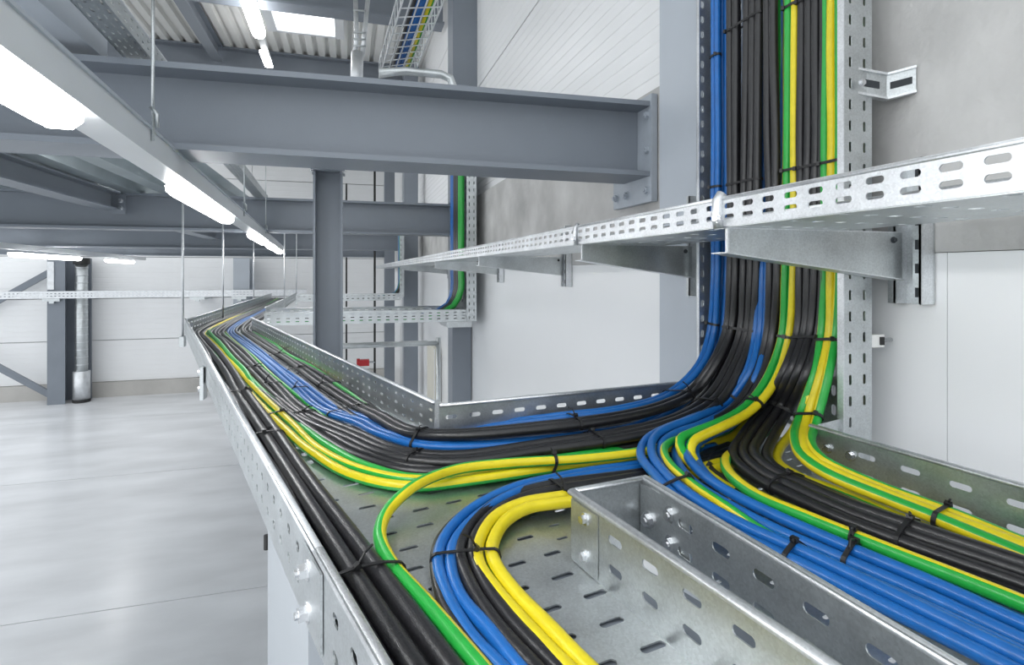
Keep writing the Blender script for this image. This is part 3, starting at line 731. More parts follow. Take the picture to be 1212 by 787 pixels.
# -- right-hand far details seen through the gap
ht = thing('cable_tray', (0.0, 7.0, -0.33), 'short far tray feeding the third vertical cable run', 'cable tray')
tray_side(ht, Vector((-0.6, 6.9, 0)), Vector((0.62, 6.9, 0)), Y_, 20, 2, -0.335, -0.25); MB().bounds(-0.6, 0.62, 6.9, 7.2, -0.337, -0.333).build('base', 'galvanized', ht)
rl = thing('pipe_frame', (0.3, 4.9, FLOOR), 'galvanized pipe frame with one upright below the branch tray', 'pipe frame')
pr0 = oY(405, 410, 5.0); pr1 = oY(519, 406, 5.0)
MB().tube([Vector((-1.2, 5.0, pr0.z)), pr0, pr1], 0.022, 10).build('top_pipe', 'galvanized', rl, True)
MB().tube([pr0 + Vector((-0.8, 0.35, -0.03)), pr1 + Vector((-0.05, 0.35, -0.03))], 0.016, 10).build('rear_pipe', 'galvanized', rl, True)
MB().tube([pr1 + Z_ * 0.05, at(pr1, FLOOR)], 0.022, 10).build('upright', 'galvanized', rl, True)
pd = thing('wall_panel_box', (0.9, 6.0, -1.4), 'pale beige panel leaning by the right wall near the pipe upright', 'panel')
MB().bounds(0.86, 0.90, 5.75, 6.35, FLOOR, -0.80).build('board', 'beige_paint', pd)
MB().bounds(0.855, 0.862, 5.75, 5.77, FLOOR, -0.80).build('edge_strip', 'cladding', pd)
fe = thing('red_device', oY(433, 428, 9.5), 'small red fitting on a dark pole beyond the tray', 'fitting')
pf = oY(431, 429, 9.5)
MB().box(pf, (0.16, 0.12, 0.10)).build('body', 'red_paint', fe)
MB().tube([pf + Vector((-0.12, 0, 0)), pf + Vector((-0.07, 0, 0))], 0.07, 12).build('cap', 'red_paint', fe)
MB().tube([pf, Vector((oY(443.5, 330, 9.5).x, 9.5, pf.z))], 0.02, 8).build('stem', 'zinc_bolt', fe)
for px, yy, lb in ((443.5, 9.5, 'thin dark vertical downpipe seen left of the far columns'), (410, 12.2, 'faint dark vertical conduit right of the lone column')):
    p = oY(px, 330, yy)
    w_ = 0.018
    dp = MB().tube([at(p, FLOOR), at(p, 1.9)], w_, 8).build('downpipe', 'rubber_black', None, True); tag(dp, lb, 'pipe')

# cabinet below the near tray
cb = thing('grey_cabinet', (0.1, 0.75, FLOOR), 'tall grey metal cabinet standing below the near tray edge', 'cabinet')
c_a, c_b = oz(321, 622, -0.36), oz(372, 729, -0.36)
cdir = Vector((c_b.x - c_a.x, c_b.y - c_a.y, 0)).normalized(); cn = Vector((-cdir.y, cdir.x, 0)); cn = cn if cn.x < 0 else -cn
cw = (c_b - c_a).length
MB().prism([(-0.004, 0), (-0.34, 0), (-0.34, cw), (-0.004, cw)], at(c_a, FLOOR), at(c_a, -0.346), cn, cdir).build('body', 'cabinet_paint', cb)
MB().prism([(-0.004, 0.010), (0.006, 0.010), (0.006, cw), (-0.004, cw)], at(c_a, FLOOR + 0.05), at(c_a, -0.352), cn, cdir).build('door', 'cabinet_paint', cb)
MB().prism([(-0.004, -0.004), (0.004, -0.004), (0.004, 0.006), (-0.004, 0.006)], at(c_a, FLOOR + 0.05), at(c_a, -0.348), cn, cdir).build('door_frame', 'cabinet_paint', cb)
MB().prism([(-0.03, cw), (-0.34, cw), (-0.34, cw + 0.4), (-0.03, cw + 0.4)], at(c_a, FLOOR), at(c_a, -0.346), cn, cdir).build('side_section', 'steel_paint', cb)
MB().tube([at(c_a, -0.372) + cn * 0.006, at(c_a, -0.392) + cn * 0.006], 0.004, 8).build('hinge', 'rubber_black', cb)

# -- basket tray high up with cables, and conduits
bk = thing('wire_basket_tray', (0.1, 3.2, 1.5), 'wire basket tray with cables rising above the near beam', 'cable tray')
ZK = 1.30
def K(px, py): return oz(px, py, ZK)
Lb0, Lb1, Rb0, Rb1 = K(481, -14), K(449, 92), K(531, -14), K(491, 86)
for f in (0, 0.2, 0.4, 0.6, 0.8, 1.0):
    MB().rod(Lb0.lerp(Rb0, f), Lb1.lerp(Rb1, f), 0.004 if 0 < f < 1 else 0.005, 6).build('long_wire', 'galvanized_bright', bk, True)
for i in range(13):
    f = i / 12
    a, b = Lb0.lerp(Lb1, f), Rb0.lerp(Rb1, f)
    MB().tube([a + Z_ * 0.10, a, b, b + Z_ * 0.10], 0.004, 6).build('cross_wire', 'galvanized_bright', bk, True)
for e0_, e1_ in ((Lb0, Lb1), (Rb0, Rb1)):
    MB().rod(e0_ + Z_ * 0.10, e1_ + Z_ * 0.10, 0.006, 6).build('edge_wire', 'galvanized_bright', bk, True)
for i, (f, cname, lb) in enumerate(((0.40, 'cable_blue', 'blue cable lying in the high wire basket, left one'), (0.48, 'cable_blue', 'blue cable lying in the high wire basket, middle one'), (0.56, 'cable_blue', 'blue cable lying in the high wire basket, right one'), (0.32, 'cable_black', 'black cable lying in the high wire basket'), (0.72, 'cable_yellow', 'yellow cable lying in the high wire basket'), (0.79, 'cable_green', 'green cable lying in the high wire basket'))):
    c = MB().rod(Lb0.lerp(Rb0, f) + Z_ * 0.014, Lb1.lerp(Rb1, f) + Z_ * 0.014, 0.010, 8).build('cable', cname, None, True); tag(c, lb, 'cable', 'cables in the wire basket')
cr = MB().tube([oY(449, 86, 2.6), oY(480, 84, 2.6), oY(522, 88, 2.6), oY(533, 93, 2.6), oY(537, 104, 2.6), oY(537.5, 125, 2.6)], 0.02, 10).build('bent_pipe', 'galvanized', None, True); tag(cr, 'galvanized pipe bending down beside the upper wall column', 'pipe')
cd = thing('conduit_pair', oY(424, 90, 4.6), 'pair of thin silver conduits entering a wide sleeve above the beam', 'conduit')
for px in (422, 431):
    MB().tube([oY(px + 3 * (px - 424) / 4, -10, 4.6), oY(px, 45, 4.6), oY(px - 2, 66, 4.6)], 0.018, 8).build('rod', 'galvanized_bright', cd, True)
MB().tube([oY(423, 62, 4.6), oY(421.5, 110, 4.6)], 0.048, 12).build('sleeve', 'galvanized_bright', cd, True)
for py in (12, 38, 46, 54): MB().tube([oY(418, py, 4.58), oY(433, py + 1, 4.58)], 0.008, 6).build('clip', 'galvanized', cd, True)
uc = thing('upper_column', (0.6, 4.4, 0.55), 'grey column section rising above the near beam to the roof', 'column')
u0, u1 = oY(536, 50, 4.2), oY(570, 50, 4.2)
MB().bounds(u0.x, u0.x + 0.012, 4.2, 4.42, ZB1 + 0.02, ZR - 0.36).build('flange', 'steel_paint', uc); MB().bounds(u0.x + 0.012, u1.x, 4.2, 4.215, ZB1 + 0.02, ZR - 0.36).build('web', 'steel_paint', uc)

# ================================================================== CABLES
CABLES = {}
def cr_spline(pts, step=0.012):
    """centripetal-ish Catmull-Rom through pts, sampled by length"""
    P = [pts[0] * 2 - pts[1]] + pts + [pts[-1] * 2 - pts[-2]]
    out = []
    for i in range(1, len(P) - 2):
        p0, p1, p2, p3 = P[i - 1], P[i], P[i + 1], P[i + 2]
        t0 = 0; t1 = t0 + max(1e-4, (p1 - p0).length) ** 0.5; t2 = t1 + max(1e-4, (p2 - p1).length) ** 0.5; t3 = t2 + max(1e-4, (p3 - p2).length) ** 0.5
        dist = min((p1).length, p2.length)
        st = step * (1 if dist < 1.6 else 2.2)
        n = max(2, int((p2 - p1).length / st))
        for k in range(n):
            t = t1 + (t2 - t1) * k / n
            A1 = p0 * ((t1 - t) / (t1 - t0)) + p1 * ((t - t0) / (t1 - t0)); A2 = p1 * ((t2 - t) / (t2 - t1)) + p2 * ((t - t1) / (t2 - t1)); A3 = p2 * ((t3 - t) / (t3 - t2)) + p3 * ((t - t2) / (t3 - t2))
            B1 = A1 * ((t2 - t) / (t2 - t0)) + A2 * ((t - t0) / (t2 - t0)); B2 = A2 * ((t3 - t) / (t3 - t1)) + A3 * ((t - t1) / (t3 - t1))
            out.append(B1 * ((t2 - t) / (t2 - t1)) + B2 * ((t - t1) / (t2 - t1)))
    out.append(P[-2])
    return out
def laterals(pts):
    n = len(pts); L = [None] * n
    for i in range(n):
        a, b = pts[max(0, i - 1)], pts[min(n - 1, i + 1)]
        t = (b - a); th = Vector((t.x, t.y, 0))
        if th.length > 0.25 * t.length and th.length > 1e-6 and not (pts[i].z > ZBASE + 0.055 and pts[i].x > 0.55):
            th.normalize(); L[i] = Vector((th.y, -th.x, 0))
    last = None
    for i in range(n):
        if L[i] is not None: last = L[i]; break
    vert = Vector((0, 1, 0))
    for i in range(n):
        if L[i] is None:
            L[i] = vert if pts[i].x > 0.5 else last
    L = [(L[max(0, i - 1)] * .5 + L[i] + L[min(n - 1, i + 1)] * .5).normalized() for i in range(n)]
    return L
COLS = {'K': (['cable_black'], 0.0090), 'B': (['cable_blue'], 0.0072), 'G': (['cable_green', 'cable_yellow'], 0.0082), 'Y': (['cable_yellow', 'cable_green'], 0.0082)}
def cable(key, pts, col, label, group, r=None, twist=0.0, phase=0, step=0.012):
    mats, r0 = COLS[col]; r = r or r0
    P = cr_spline([Vector(p) for p in pts], step)
    if abs((P[1] - P[0]).normalized().z) >= 0.9: phase += math.pi
    sides = 12
    if len(mats) > 1:
        mis = (lambda i, j: 1 if j < 3 else 0) if col == 'G' else (lambda i, j: 1 if j < 5 else 0)
    else: mis = None
    o = MB().tube(P, r, sides, mis=mis, twist=twist, phase=phase).build('cable', mats, None, True)
    tag(o, label, 'cable', group)
    CABLES[key] = (P, r)
    return o
ORD = {2: ('outer of the two', 'inner of the two'), 3: ('outer strand', 'middle strand', 'inner strand'), 4: ('first strand', 'second strand', 'third strand', 'fourth strand')}
def bundle(key, pts, cols, pitch, label, group, r=None, wob=0.0020, layer=None, twist=None, step=0.012, phase=None):
    """a flat ribbon of parallel cables round one centre line; pts may carry their own pitch as 4th item"""
    cl = []; pw = []
    for p in pts:
        if isinstance(p, tuple) and len(p) == 2: cl.append(Vector(p[0])); pw.append(p[1])
        else: cl.append(Vector(p)); pw.append(pitch)
    L = laterals(cl); n = len(cols)
    for j, c in enumerate(cols):
        off = j - (n - 1) / 2
        rn = random.Random(key + str(j))
        q = []
        for p, l, w in zip(cl, L, pw):
            wb = wob * (2.2 if p.y > 1.5 else 1.0); w1 = rn.uniform(-1, 1) * wb; w2 = rn.uniform(0, 1) * wb
            q.append(p + l * (off * w + w1) + Z_ * (w2 + (layer[j] if layer else 0)))
        lb = (label if isinstance(label, str) else label[c]) + (', ' + ORD[n][j] if n > 1 else '')
        cable('%s%d' % (key, j), q, c, lb, group, r, rn.uniform(-.012, .012) if twist is None else twist, phase=(0.45 + rn.uniform(-.25, .35) if c == 'G' else rn.uniform(0.3, 1.2)) if phase is None else phase, step=step)
def Vv(px, py, X=0.832): return oX(px, py, X)
def Zp(px, py, h): return oz(px, py, ZBASE + h)
def FAR(o):
    return [Vector((-0.575 - 0.0215 * (Y - 3.6) - o * 0.9, Y, ZBASE + 0.012)) for Y in (4.0, 4.8, 6.0, 7.5)]
def TT(o, h=0.010, ss=(0.35, 0.7, 1.1, 1.55, 2.0, 2.4)): return [T(o, s, h) for s in ss]
def vert(px0, px1=None, X=0.832, Xup=None, ys_=(-60, 60, 160, 240, 330)):
    px1 = px1 or px0
    return [oX(px0 + (px1 - px0) * i / (len(ys_) - 1), y, (Xup or X) if y < 250 else X) for i, y in enumerate(ys_)]
PV = 0.0195
g1 = 'cables sweeping from the vertical tray into the straight tray'
bundle('blueA', vert(847) + [Vv(842, 395), oX(829, 432, .787), Zp(797, 463, .07), Zp(740, 484, .055), Zp(660, 494, .045), Zp(590, 503, .03), Zp(530, 515, .02), Zp(480, 514, .012), Zp(430, 497, .010)] + TT(.10, .010) + FAR(.10), 'BB', .0155,
       'blue cable running along the dark back wall of the junction tray', g1)
bundle('blueB', vert(858, 857, .852) + [Vv(852, 395, .848), oX(841, 438, .80), Zp(812, 472, .055), (Zp(760, 503, .022), .015), (Zp(700, 514, .022), .0145), (Zp(640, 521, .022), .0145), (Zp(560, 528, .020), .0145), (Zp(500, 526, .02), .0145), (Zp(450, 512, .018), .0145), (Zp(425, 500, .014), .0145)] + [(p, .0145) for p in TT(.128)] + [(p, .0145) for p in FAR(.12)], 'BB', .0165,
       'blue cable in the second stripe among the black ones', g1)
bundle('blackA', vert(868) + [Vv(863, 390), oX(845, 432, .785), Zp(823, 461, .08), Zp(790, 480, .062), Zp(740, 493, .052), Zp(640, 507, .045), Zp(540, 515, .038), Zp(490, 513, .03), T(.052, .18, .022)] + TT(.052, .012) + FAR(.05), 'KK', PV,
       'black cable hugging the inside corner of the straight tray', g1, r=.0092)
bundle('blackB', vert(892, 888) + [Vv(883, 395), oX(867, 440, .785), Zp(846, 472, .078), Zp(802, 499, .052), Zp(740, 515, .036), Zp(640, 531, .024), Zp(540, 544, .018), Zp(470, 538, .016), Zp(420, 519, .014)] + TT(.178, .010) + FAR(.17), 'KKK', PV,
       'black cable of the thick three-strand sweep in mid-picture', g1, r=.0092)
bundle('blackC', vert(872, 872, .853) + [Vv(866, 400, .845), oX(850, 445, .80), Zp(820, 478, .03), Zp(760, 502, .012), Zp(640, 517, .010), Zp(540, 523, .010), Zp(490, 519, .010)] + TT(.014 + .010, .010)+ FAR(.02), 'K', PV,
       'black cable buried under the others along the inner tray wall', g1)
bundle('blackD', vert(886, 884, .853) + [Vv(878, 400, .845), oX(862, 450, .80), Zp(832, 485, .03), Zp(780, 510, .012), Zp(640, 527, .009), Zp(540, 535, .009), Zp(480, 528, .009)] + TT(.088, .010) + FAR(.08), 'K', PV,
       'black cable tucked below the blue stripe in the junction', g1)
bundle('blackE', vert(911, 916, .828) + [Vv(911, 400), oX(897, 450, .79), Zp(872, 484, .072), Zp(840, 504, .05), Zp(790, 519, .024), Zp(720, 531, .014), Zp(640, 541, .010), Zp(560, 553, .010), Zp(490, 556, .010), Zp(430, 541, .010), Zp(390, 520, .010)] + TT(.207, .010, (.55, .8, 1.1, 1.55, 2.0, 2.4)) + FAR(.2), 'KK', .0185,
       'black cable falling just left of the green and yellow pair', g1, r=.0088)
GL = {'G': 'green cable with a thin yellow stripe in the long green sweep', 'Y': 'yellow cable with green stripe in the long green sweep'}
bundle('greenM', vert(933, 930, .860) + [Vv(916, 415, .852), oX(890, 475, .79), Zp(862, 512, .02), Zp(800, 527, .012), Zp(720, 541, .012), Zp(650, 551, .012), Zp(560, 565, .010), Zp(490, 571, .010), Zp(430, 559, .010), Zp(380, 534, .010), Zp(345, 504, .010)] + TT(.232, .010, (.7, 1.1, 1.55, 2.0, 2.4)) + FAR(.22), 'GGY'[::-1], .018,
       GL, 'green-yellow sweep into the straight tray', wob=.003)
bundle('blackL', [T(.276, s, .0120) for s in (-1.0, -.75, -.5, -.3, -.1, .2, .6, 1.0, 1.5, 2.0, 2.4)] + FAR(.27), 'KKK', .0235, 'black cable lying straight along the left rim of the trays', 'black cables along the left rim', r=.0113, wob=.003)
bundle('greenT', [T(.222, s, .020 if s > .6 else .0) for s in (.4, .6, .85, 1.0, 1.3, 1.7, 2.1, 2.4)], 'G', .016, 'short stretch of green cable between the black ones down the straight tray', 'green cables down the straight tray')
bundle('greenR', [T(o_, s, .008 if s < .5 else .012) for o_, s in ((.06, .08), (.03, .3), (.020, .6), (.014, 1.0), (.03, 1.3), (.012, 1.7), (.02, 2.3))], 'G', .016, 'slack green cable against the inner wall of the straight tray', 'green cables down the straight tray')
bundle('greenB', [T(o_, s, .008) for o_, s in ((.13, .0), (.145, .25), (.150, .5), (.153, .9), (.15, 1.4), (.152, 2.0), (.15, 2.4))], 'GG', .014, 'green cable half hidden between the blue and black runs', 'green cables down the straight tray', r=.006)
# loop of single green cable over the others
bundle('greenL', [Zp(830, 526, .03), Zp(770, 535, .032), Zp(690, 544, .030), Zp(600, 548, .030), Zp(540, 556, .032), Zp(492, 576, .032), Zp(460, 604, .02), Zp(449, 633, .011), Zp(462, 668, .010), Zp(502, 715, .009), Zp(562, 787, .009), Zp(660, 900, .009)], 'G', .016,
       'single bright green cable looping down over the slotted tray floor', 'green loop', r=.0085, phase=-1.95, twist=0.0)
g2 = 'cables of the loop on the slotted tray floor'
bundle('loopB', [Zp(850, 530, .012), Zp(770, 550, .014), Zp(700, 561, .016), Zp(660, 568, .018), Zp(612, 580, .02), Zp(565, 604, .016), Zp(534, 637, .012), Zp(527, 666, .010), Zp(539, 709, .009), Zp(570, 752, .009), Zp(605, 795, .009), Zp(690, 890, .009)], 'BB', .0148,
       'blue cable curving round the outside of the near loop', g2)
bundle('loopK0', [Zp(700, 561, .009), Zp(612, 578, .008), Zp(556, 604, .008), Zp(522, 637, .0075), Zp(513, 668, .0075), Zp(524, 712, .0075), Zp(552, 758, .0075), Zp(590, 806, .0075), Zp(670, 890, .0075)], 'K', .016, 'thin black cable on the outermost edge of the near loop', g2, r=.006)
bundle('loopK', [Zp(850, 540, .012), Zp(770, 560, .014), Zp(700, 571, .016), Zp(662, 577, .018), Zp(610, 589, .018), Zp(572, 613, .014), Zp(553, 647, .010), Zp(563, 690, .009), Zp(598, 740, .009), Zp(641, 788, .009), Zp(735, 885, .009)], 'KK', .0165,
       'black cable between the blue and yellow ones of the near loop', g2, r=.0078)
bundle('loopY', [Zp(860, 550, .012), Zp(790, 569, .014), Zp(730, 582, .016), Zp(668, 592, .018), Zp(622, 599, .018), Zp(590, 616, .014), Zp(574, 645, .010), Zp(577, 668, .010), Zp(599, 703, .009), Zp(640, 750, .009), Zp(683, 792, .009), Zp(785, 890, .009)], 'YY', .0165,
       'yellow cable with green stripe on the inside of the near loop', g2)
# right-turning groups
g3 = 'cables turning from the vertical tray into the right tray'
bundle('blueR1', vert(906, 903, .836, .856) + [Vv(899, 400), oX(888, 445, .79), Zp(862, 478, .07), Zp(822, 500, .055), Zp(792, 511, .048), Zp(775, 523, .042), Zp(771, 541, .036), Zp(787, 565, .032), Zp(820, 594, .03), Zp(876, 628, .028), Zp(945, 661, .026), Zp(1052, 712, .024), Zp(1190, 780, .022), Zp(1330, 850, .022)], 'BBB', .0155,
       'blue cable of the front group beside the divider wall', g3, r=.0074, layer=(0, .007, .001))
bundle('blueR2', vert(920, 918, .861) + [Vv(905, 410, .856), oX(886, 468, .79), Zp(862, 500, .045), Zp(832, 515, .035), Zp(814, 528, .032), Zp(813, 546, .030), Zp(830, 569, .026), Zp(868, 595, .024), Zp(925, 623, .022), Zp(1010, 662, .020), Zp(1110, 706, .018), Zp(1212, 752, .018), Zp(1330, 806, .018)], 'BBB', .0155,
       'blue cable of the rear group in the right tray', g3, r=.0074, layer=(.002, .009, .001))
GC = {'G': 'green cable curling under the blue ones at the bend', 'Y': 'yellow cable curling under the blue ones at the bend'}
bundle('gyC', vert(938, 934, .832) + [Vv(930, 400), oX(912, 450, .79), Zp(888, 482, .085), Zp(850, 505, .066), Zp(825, 515, .060), Zp(812, 523, .055), (Zp(812, 538, .040), .012), (Zp(835, 562, .022), .012), (Zp(880, 590, .012), .012), (Zp(1000, 645, .010), .012), (Zp(1212, 745, .01), .012)], 'YG', .0185, GC, g3)
bundle('gyR1', [Zp(880, 508, .018), Zp(830, 517, .03), Zp(800, 521, .045), Zp(786, 530, .048), Zp(792, 548, .046), Zp(818, 573, .042), Zp(862, 603, .036), Zp(905, 632, .02), Zp(1000, 676, .012), Zp(1200, 770, .01)], 'G', .016, 'thin yellow-green cable lying on the front blue group', g3, r=.0065)
bundle('blackR0', [Zp(868, 530, .012), Zp(835, 545, .012), Zp(838, 562, .012), Zp(880, 585, .012), Zp(960, 622, .012), Zp(1080, 675, .012), Zp(1212, 733, .012), Zp(1330, 786, .012)], 'KK', .017, 'black cable low in the right tray beside the rear blue group', g3)
bundle('greenR4', vert(952, 950, .853) + [Vv(940, 430, .856), oX(924, 490, .81), Zp(896, 522, .012), Zp(870, 534, .024), Zp(858, 546, .034), Zp(866, 564, .036), Zp(898, 588, .036), Zp(960, 616, .036), Zp(1040, 647, .036), Zp(1130, 682, .036), Zp(1212, 716, .036), Zp(1330, 766, .036)], 'G', .016, 'single green cable running beside the black group in the right tray', g3)
bundle('blackR', vert(962, 960) + [Vv(956, 395), oX(940, 445, .79), Zp(920, 482, .08), Zp(896, 517, .045), Zp(887, 541, .035), Zp(906, 560, .030), Zp(948, 581, .028), Zp(1005, 606, .026), Zp(1090, 637, .024), Zp(1212, 679, .022), Zp(1330, 720, .022)], 'KKKK', .0172,
       'black cable of the four-strand group turning into the right tray', g3, r=.0086, layer=(0, .006, .003, -.002))
GR = {'G': 'green cable running along the outer wall of the right tray', 'Y': 'yellow-striped cable along the outer wall of the right tray'}
bundle('gyR', vert(985, 984) + [Vv(981, 395), oX(971, 445, .80), Zp(957, 495, .085), Zp(950, 522, .068), Zp(961, 543, .058), Zp(990, 561, .048), Zp(1045, 584, .038), Zp(1115, 611, .030), Zp(1212, 650, .025), Zp(1330, 697, .025)], 'GYG', .0155, GR, g3)
bundle('gyI', vert(977, 975, .853) + [Vv(970, 420, .842), oX(956, 470, .79), Zp(940, 510, .05), Zp(922, 532, .03), Zp(919, 548, .02), Zp(945, 564, .013), Zp(1000, 585, .011), Zp(1100, 627, .010), Zp(1212, 672, .010)], 'Y', .016, 'yellow cable curling inside the black group at the tray bend', g3)
# second vertical run
def v2(px): return [oX(px, y, .748) for y in (120, 200, 260, 320)]
for k, (px, c) in enumerate(((529, 'B'), (533, 'B'), (537.5, 'K'), (541, 'K'), (544.5, 'K'), (549, 'G'), (551.5, 'G'))):
    p = oX(px, 340, .73); o_ = k * .045
    end = [Vector((.55, 4.19 - o_, ZBASE + .02)), Vector((.2, 4.19 - o_, ZBASE + .012)), Vector((-.5, 4.2 - o_, ZBASE + .012))]
    p.y = 4.2 - o_ * .98
    vv = v2(px)
    for q_ in vv: q_.y = 4.2 - o_ * 1.0
    cable('v2_%d' % k, [Vector((.765 + .02 * k / 6, 4.2 - o_, z)) for z in (.85, .5, .2, 0.0, -.12)] + [Vector((.725, 4.2 - o_, -.24))] + end, c,
          {'B': ('outer' if k == 0 else 'inner') + ' blue cable climbing the second wall column', 'K': ('left', 'middle', 'right')[(k - 2) % 3] + ' black cable climbing the second wall column', 'G': ('left' if k == 5 else 'right') + ' green-yellow cable climbing the second wall column', 'Y': 'yellow cable climbing the second wall column'}[c], 'cables on the second wall column', r=.018, step=.03)
for k, c in enumerate('BBGK'):
    y = 7.15 - k * .06
    cable('v3_%d' % k, [Vector((.62, y, z)) for z in (.5, .2, 0, -.12)] + [Vector((.56, y, -.26)), Vector((.3, y, -.31)), Vector((-.5, y, -.315))], c,
          {'B': ('left' if k == 0 else 'right') + ' blue cable on the third, farthest wall column', 'K': 'black cable on the third, farthest wall column', 'G': 'green cable on the third, farthest wall column'}[c], 'cables on the third wall column', r=.018, step=.05)
# cables in the wall tray over the vertical run
cable('wt0', [Vector((.66, y, WZ0 + .008)) for y in (.1, .4, .9, 1.8, 3.0)], 'B', 'thin blue cable lying in the near wall tray', 'cables in the wall tray', r=.005)
cable('wt1', [Vector((.70, y, WZ0 + .009)) for y in (.1, .4, .9, 1.8, 3.0)], 'K', 'thin black cable lying in the near wall tray', 'cables in the wall tray', r=.006)

# ================================================================== CABLE TIES
def hull(pts):
    pts = sorted(set((round(a, 6), round(b, 6)) for a, b in pts))
    def half(ps):
        h = []
        for p in ps:
            while len(h) > 1 and (h[-1][0] - h[-2][0]) * (p[1] - h[-2][1]) - (h[-1][1] - h[-2][1]) * (p[0] - h[-2][0]) <= 0: h.pop()
            h.append(p)
        return h
    a, b = half(pts), half(pts[::-1]); return a[:-1] + b[:-1]
def tie(keys, anchor, label, tail=0.03, rb=0.0026, tail_dir=None):
    anchor = Vector(anchor); sel = []
    for k in keys:
        P, r = CABLES[k]; i = min(range(len(P)), key=lambda q: (P[q] - anchor).length_squared); sel.append((P, r, i))
    t = Vector((0, 0, 0))
    for P, r, i in sel: t += (P[min(len(P) - 1, i + 2)] - P[max(0, i - 2)]).normalized()
    t.normalize()
    e1 = t.cross(Z_) if abs(t.z) < 0.8 else t.cross(X_); e1.normalize(); e2 = e1.cross(t).normalized()
    pts = []; best = anchor
    c0_ = sum((P[i] for P, r, i in sel), Vector((0, 0, 0))) / len(sel)
    for P, r, i in sel:
        j = min(range(max(0, i - 14), min(len(P), i + 15)), key=lambda q: abs((P[q] - c0_).dot(t)))
        q = P[j] - c0_
        for a in range(14):
            an = 2 * math.pi * a / 14
            pts.append((q.dot(e1) + (r + rb * .55) * math.cos(an), q.dot(e2) + (r + rb * .55) * math.sin(an)))
    hp = hull(pts)
    loop = [c0_ + e1 * a + e2 * b for a, b in hp]
    o = MB()
    # flat strap: wide along the cables, thin across
    n = len(loop); cen = c0_
    b0 = len(o.v)
    vs_ = []
    for p in loop:
        out = (p - cen); out = (out - t * out.dot(t)).normalized()
        for du, dt in ((-.9, -1), (.9, -1), (.9, 1), (-.9, 1)):
            vs_.append(p + out * (du * rb * .5) + t * (dt * rb))
    fs = []
    for i in range(n):
        k = (i + 1) % n
        for j in range(4):
            j2 = (j + 1) % 4; fs.append((i * 4 + j, i * 4 + j2, k * 4 + j2, k * 4 + j))
    o.add(vs_, fs)
    top = max(range(n), key=lambda q: loop[q].z - abs((loop[q] - cen).dot(e1)) * .05)
    hd_ = loop[top]; out = (hd_ - cen); out = (out - t * out.dot(t)).normalized(); sd = t.cross(out)
    root = thing('cable_tie', cen, label, 'cable tie', 'black cable ties')
    o.build('strap', 'tie_black', root)
    MB().box(hd_ + out * rb * .9, (rb * 2.4, rb * 3.0, rb * 2.0), (sd, t, out)).build('head', 'tie_black', root)
    if tail:
        td = tail_dir or sd
        MB().tube([hd_ + out * rb, hd_ + out * (rb + tail * .12) + td * (tail * .45) + t * tail * .1, hd_ + out * (rb + tail * .04) + td * (tail * .8) + t * tail * .25], rb * .55, 6).build('tail', 'tie_black', root)
ks = lambda k, n: ['%s%d' % (k, i) for i in range(n)]
VT = [('blueA', 1), ('blueB', 2)]
blueV = ['blueA0', 'blueA1']; blackV = ['blackA0', 'blackA1', 'blackB0', 'blackB1', 'blackB2']
gyV = ['gyC0', 'gyC1']; blackV2 = ks('blackR', 4); gyV2 = ks('gyR', 3)
for zz, lev in ((Vv(851, 62).z, 'upper'), (Vv(851, 222).z, 'middle'), (Vv(851, 386).z, 'lower')):
    for kk, nm in ((blueV, 'blue cables'), (blackV, 'broad black cable group'), (gyV, 'green and yellow pair'), (blackV2, 'four-strand black group'), (gyV2, 'outermost green cables')):
        if lev == 'upper' and kk is gyV2: continue
        P, r = CABLES[kk[0]]; y = sum(min(CABLES[k][0], key=lambda p: abs(p.z - zz)).y for k in kk) / len(kk)
        tie(kk, (.832, y, zz + (.035 if nm.startswith('broad') and lev == 'upper' else 0)), 'black cable tie on the %s, %s row of the vertical tray' % (nm, lev), tail=0)
tie(['blueA0', 'blueA1', 'blackA0', 'blackA1'], Zp(812, 466, .075), 'black cable tie at the bend over blue and black cables near the back wall')
tie(blackV[2:], Zp(838, 478, .07), 'black cable tie at the bend over the three black cables', tail=0)
tie(ks('blueR1', 3), Zp(868, 474, .07), 'black cable tie at the bend round the dropping blue group', tail=0)
tie(gyV, Zp(893, 478, .09), 'black cable tie at the bend round the green and yellow pair', tail=.02)
tie(blackV2, Zp(920, 484, .08), 'black cable tie at the bend round the four black cables', tail=0)
tie(gyV2, Zp(957, 497, .08), 'black cable tie where the outer green cables drop into the tray', tail=0)
tie(['blackA0', 'blackA1', 'blueA0'], Zp(676, 500, .045), 'slim black tie across blue and black cables before the back wall')
tie(['blackB0', 'blackB1', 'blackB2', 'blueB0'], Zp(708, 520, .03), 'slim black tie across the black sweep in the junction', tail=.02)
tie(ks('greenM', 3) + ['greenL0'], Zp(655, 549, .02), 'black cable tie round the green sweep left of the end plate', tail=.012)
tie(['blackA0', 'blackA1', 'blueB0', 'blueB1'], Zp(508, 512, .03), 'black cable tie at the tray corner over blue and black cables', tail=.02)
tie(ks('blackB', 3), Zp(490, 542, .018), 'black cable tie at the corner over the lower black sweep', tail=.015)
tie(['blackA0', 'blackA1', 'blackD0', 'blueB0', 'blueB1'], T(.085, .30, .015), 'black cable tie bridging blue and black cables past the corner', tail=.03)
tie(ks('blackB', 3), T(.172, .33, .012), 'black cable tie on the black trio in the straight tray, near', tail=.03)
tie(ks('greenM', 3), T(.232, .35, .01), 'black cable tie on the green sweep entering the straight tray', tail=.01)
tie(ks('blackA', 2) + ['blackC0'], T(.045, .62, .012), 'black cable tie along the inner wall of the straight tray', tail=.03)
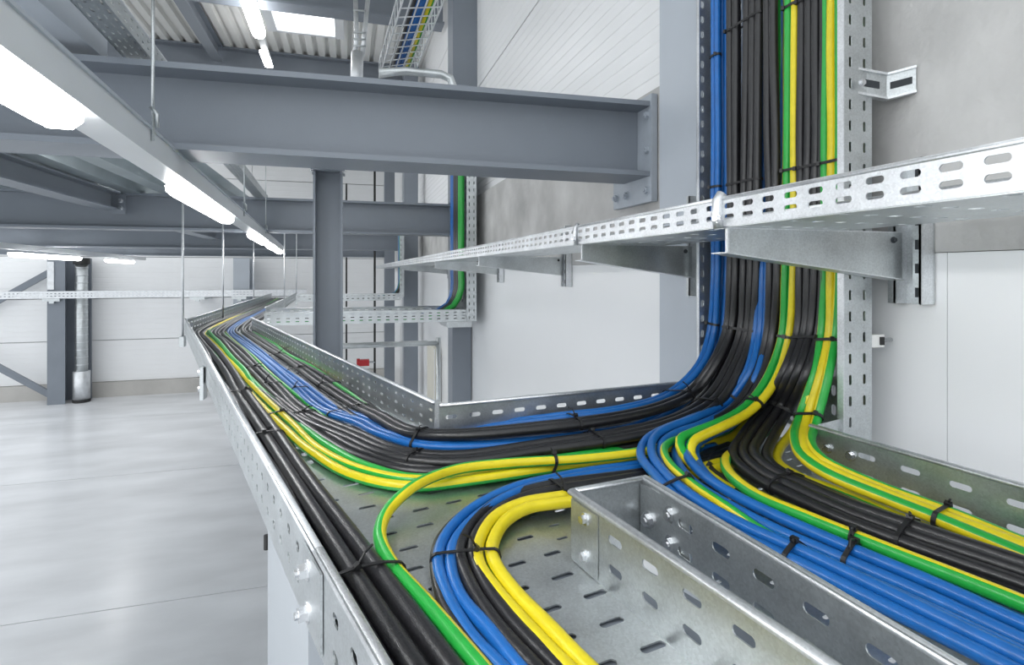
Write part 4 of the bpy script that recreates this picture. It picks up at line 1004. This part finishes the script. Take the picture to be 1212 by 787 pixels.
tie(['blueB0', 'blueB1', 'blueA0'], T(.12, .62, .01), 'black cable tie on the blue trio in the straight tray', tail=.02)
tie(ks('blackB', 3), T(.178, .72, .012), 'black cable tie on the black trio in mid tray', tail=.03)
tie(['blackA0', 'blackA1', 'blackD0'], T(.06, .95, .012), 'black cable tie halfway down the straight tray by the inner wall', tail=.035)
tie(ks('blackB', 3), T(.178, 1.05, .012), 'black cable tie on the black trio, third along the tray', tail=.03)
tie(ks('blackL', 3), T(.292, .62, .012), 'black cable tie on the rim-side blacks half way down', tail=.02)
tie(['blackA0', 'blackA1', 'blackC0', 'blackD0'], T(.05, 1.3, .012), 'dark knotted tie far down the straight tray', tail=.06)
tie(ks('blackL', 3), T(.292, .18, .012), 'black cable tie on the rim-side blacks beside the green curve', tail=.02)
tie(ks('blackL', 3) + ['greenL0'], T(.25, -.42, .014), 'black cable tie linking the rim-side blacks to the looping green cable', tail=.03)
tie(ks('loopB', 2) + ks('loopK', 2) + ks('loopY', 2), Zp(548, 660, .012), 'long black tie across blue, black and yellow cables of the near loop', tail=.035)
tie(ks('loopY', 2) + ks('loopK', 2), Zp(667, 586, .018), 'black cable tie on the near loop beside the end plate', tail=.03)
tie(ks('blueR1', 3) + ['gyR10'], Zp(803, 580, .032), 'black cable tie round the front blue group at its turn', tail=.0)
tie(ks('blueR1', 3), Zp(938, 657, .027), 'black cable tie round the front blue group along the divider', tail=.01)
tie(ks('blueR2', 3), Zp(1012, 660, .022), 'black cable tie round the rear blue group in the right tray', tail=.045)
tie(['greenR40'], Zp(1038, 640, .02), 'black cable tie on the single green cable in the right tray', tail=.02)
tie(blackV2, Zp(918, 575, .03), 'black cable tie round the four blacks just after their turn', tail=.012)
tie(blackV2, Zp(1065, 636, .025), 'black cable tie round the four blacks midway in the right tray', tail=.03)
tie(gyV2, Zp(1122, 612, .03), 'black cable tie round the outer green cables in the right tray', tail=.012)
# finish: drop helper property
for o in bpy.data.objects:
    if '_o' in o.keys(): del o['_o']
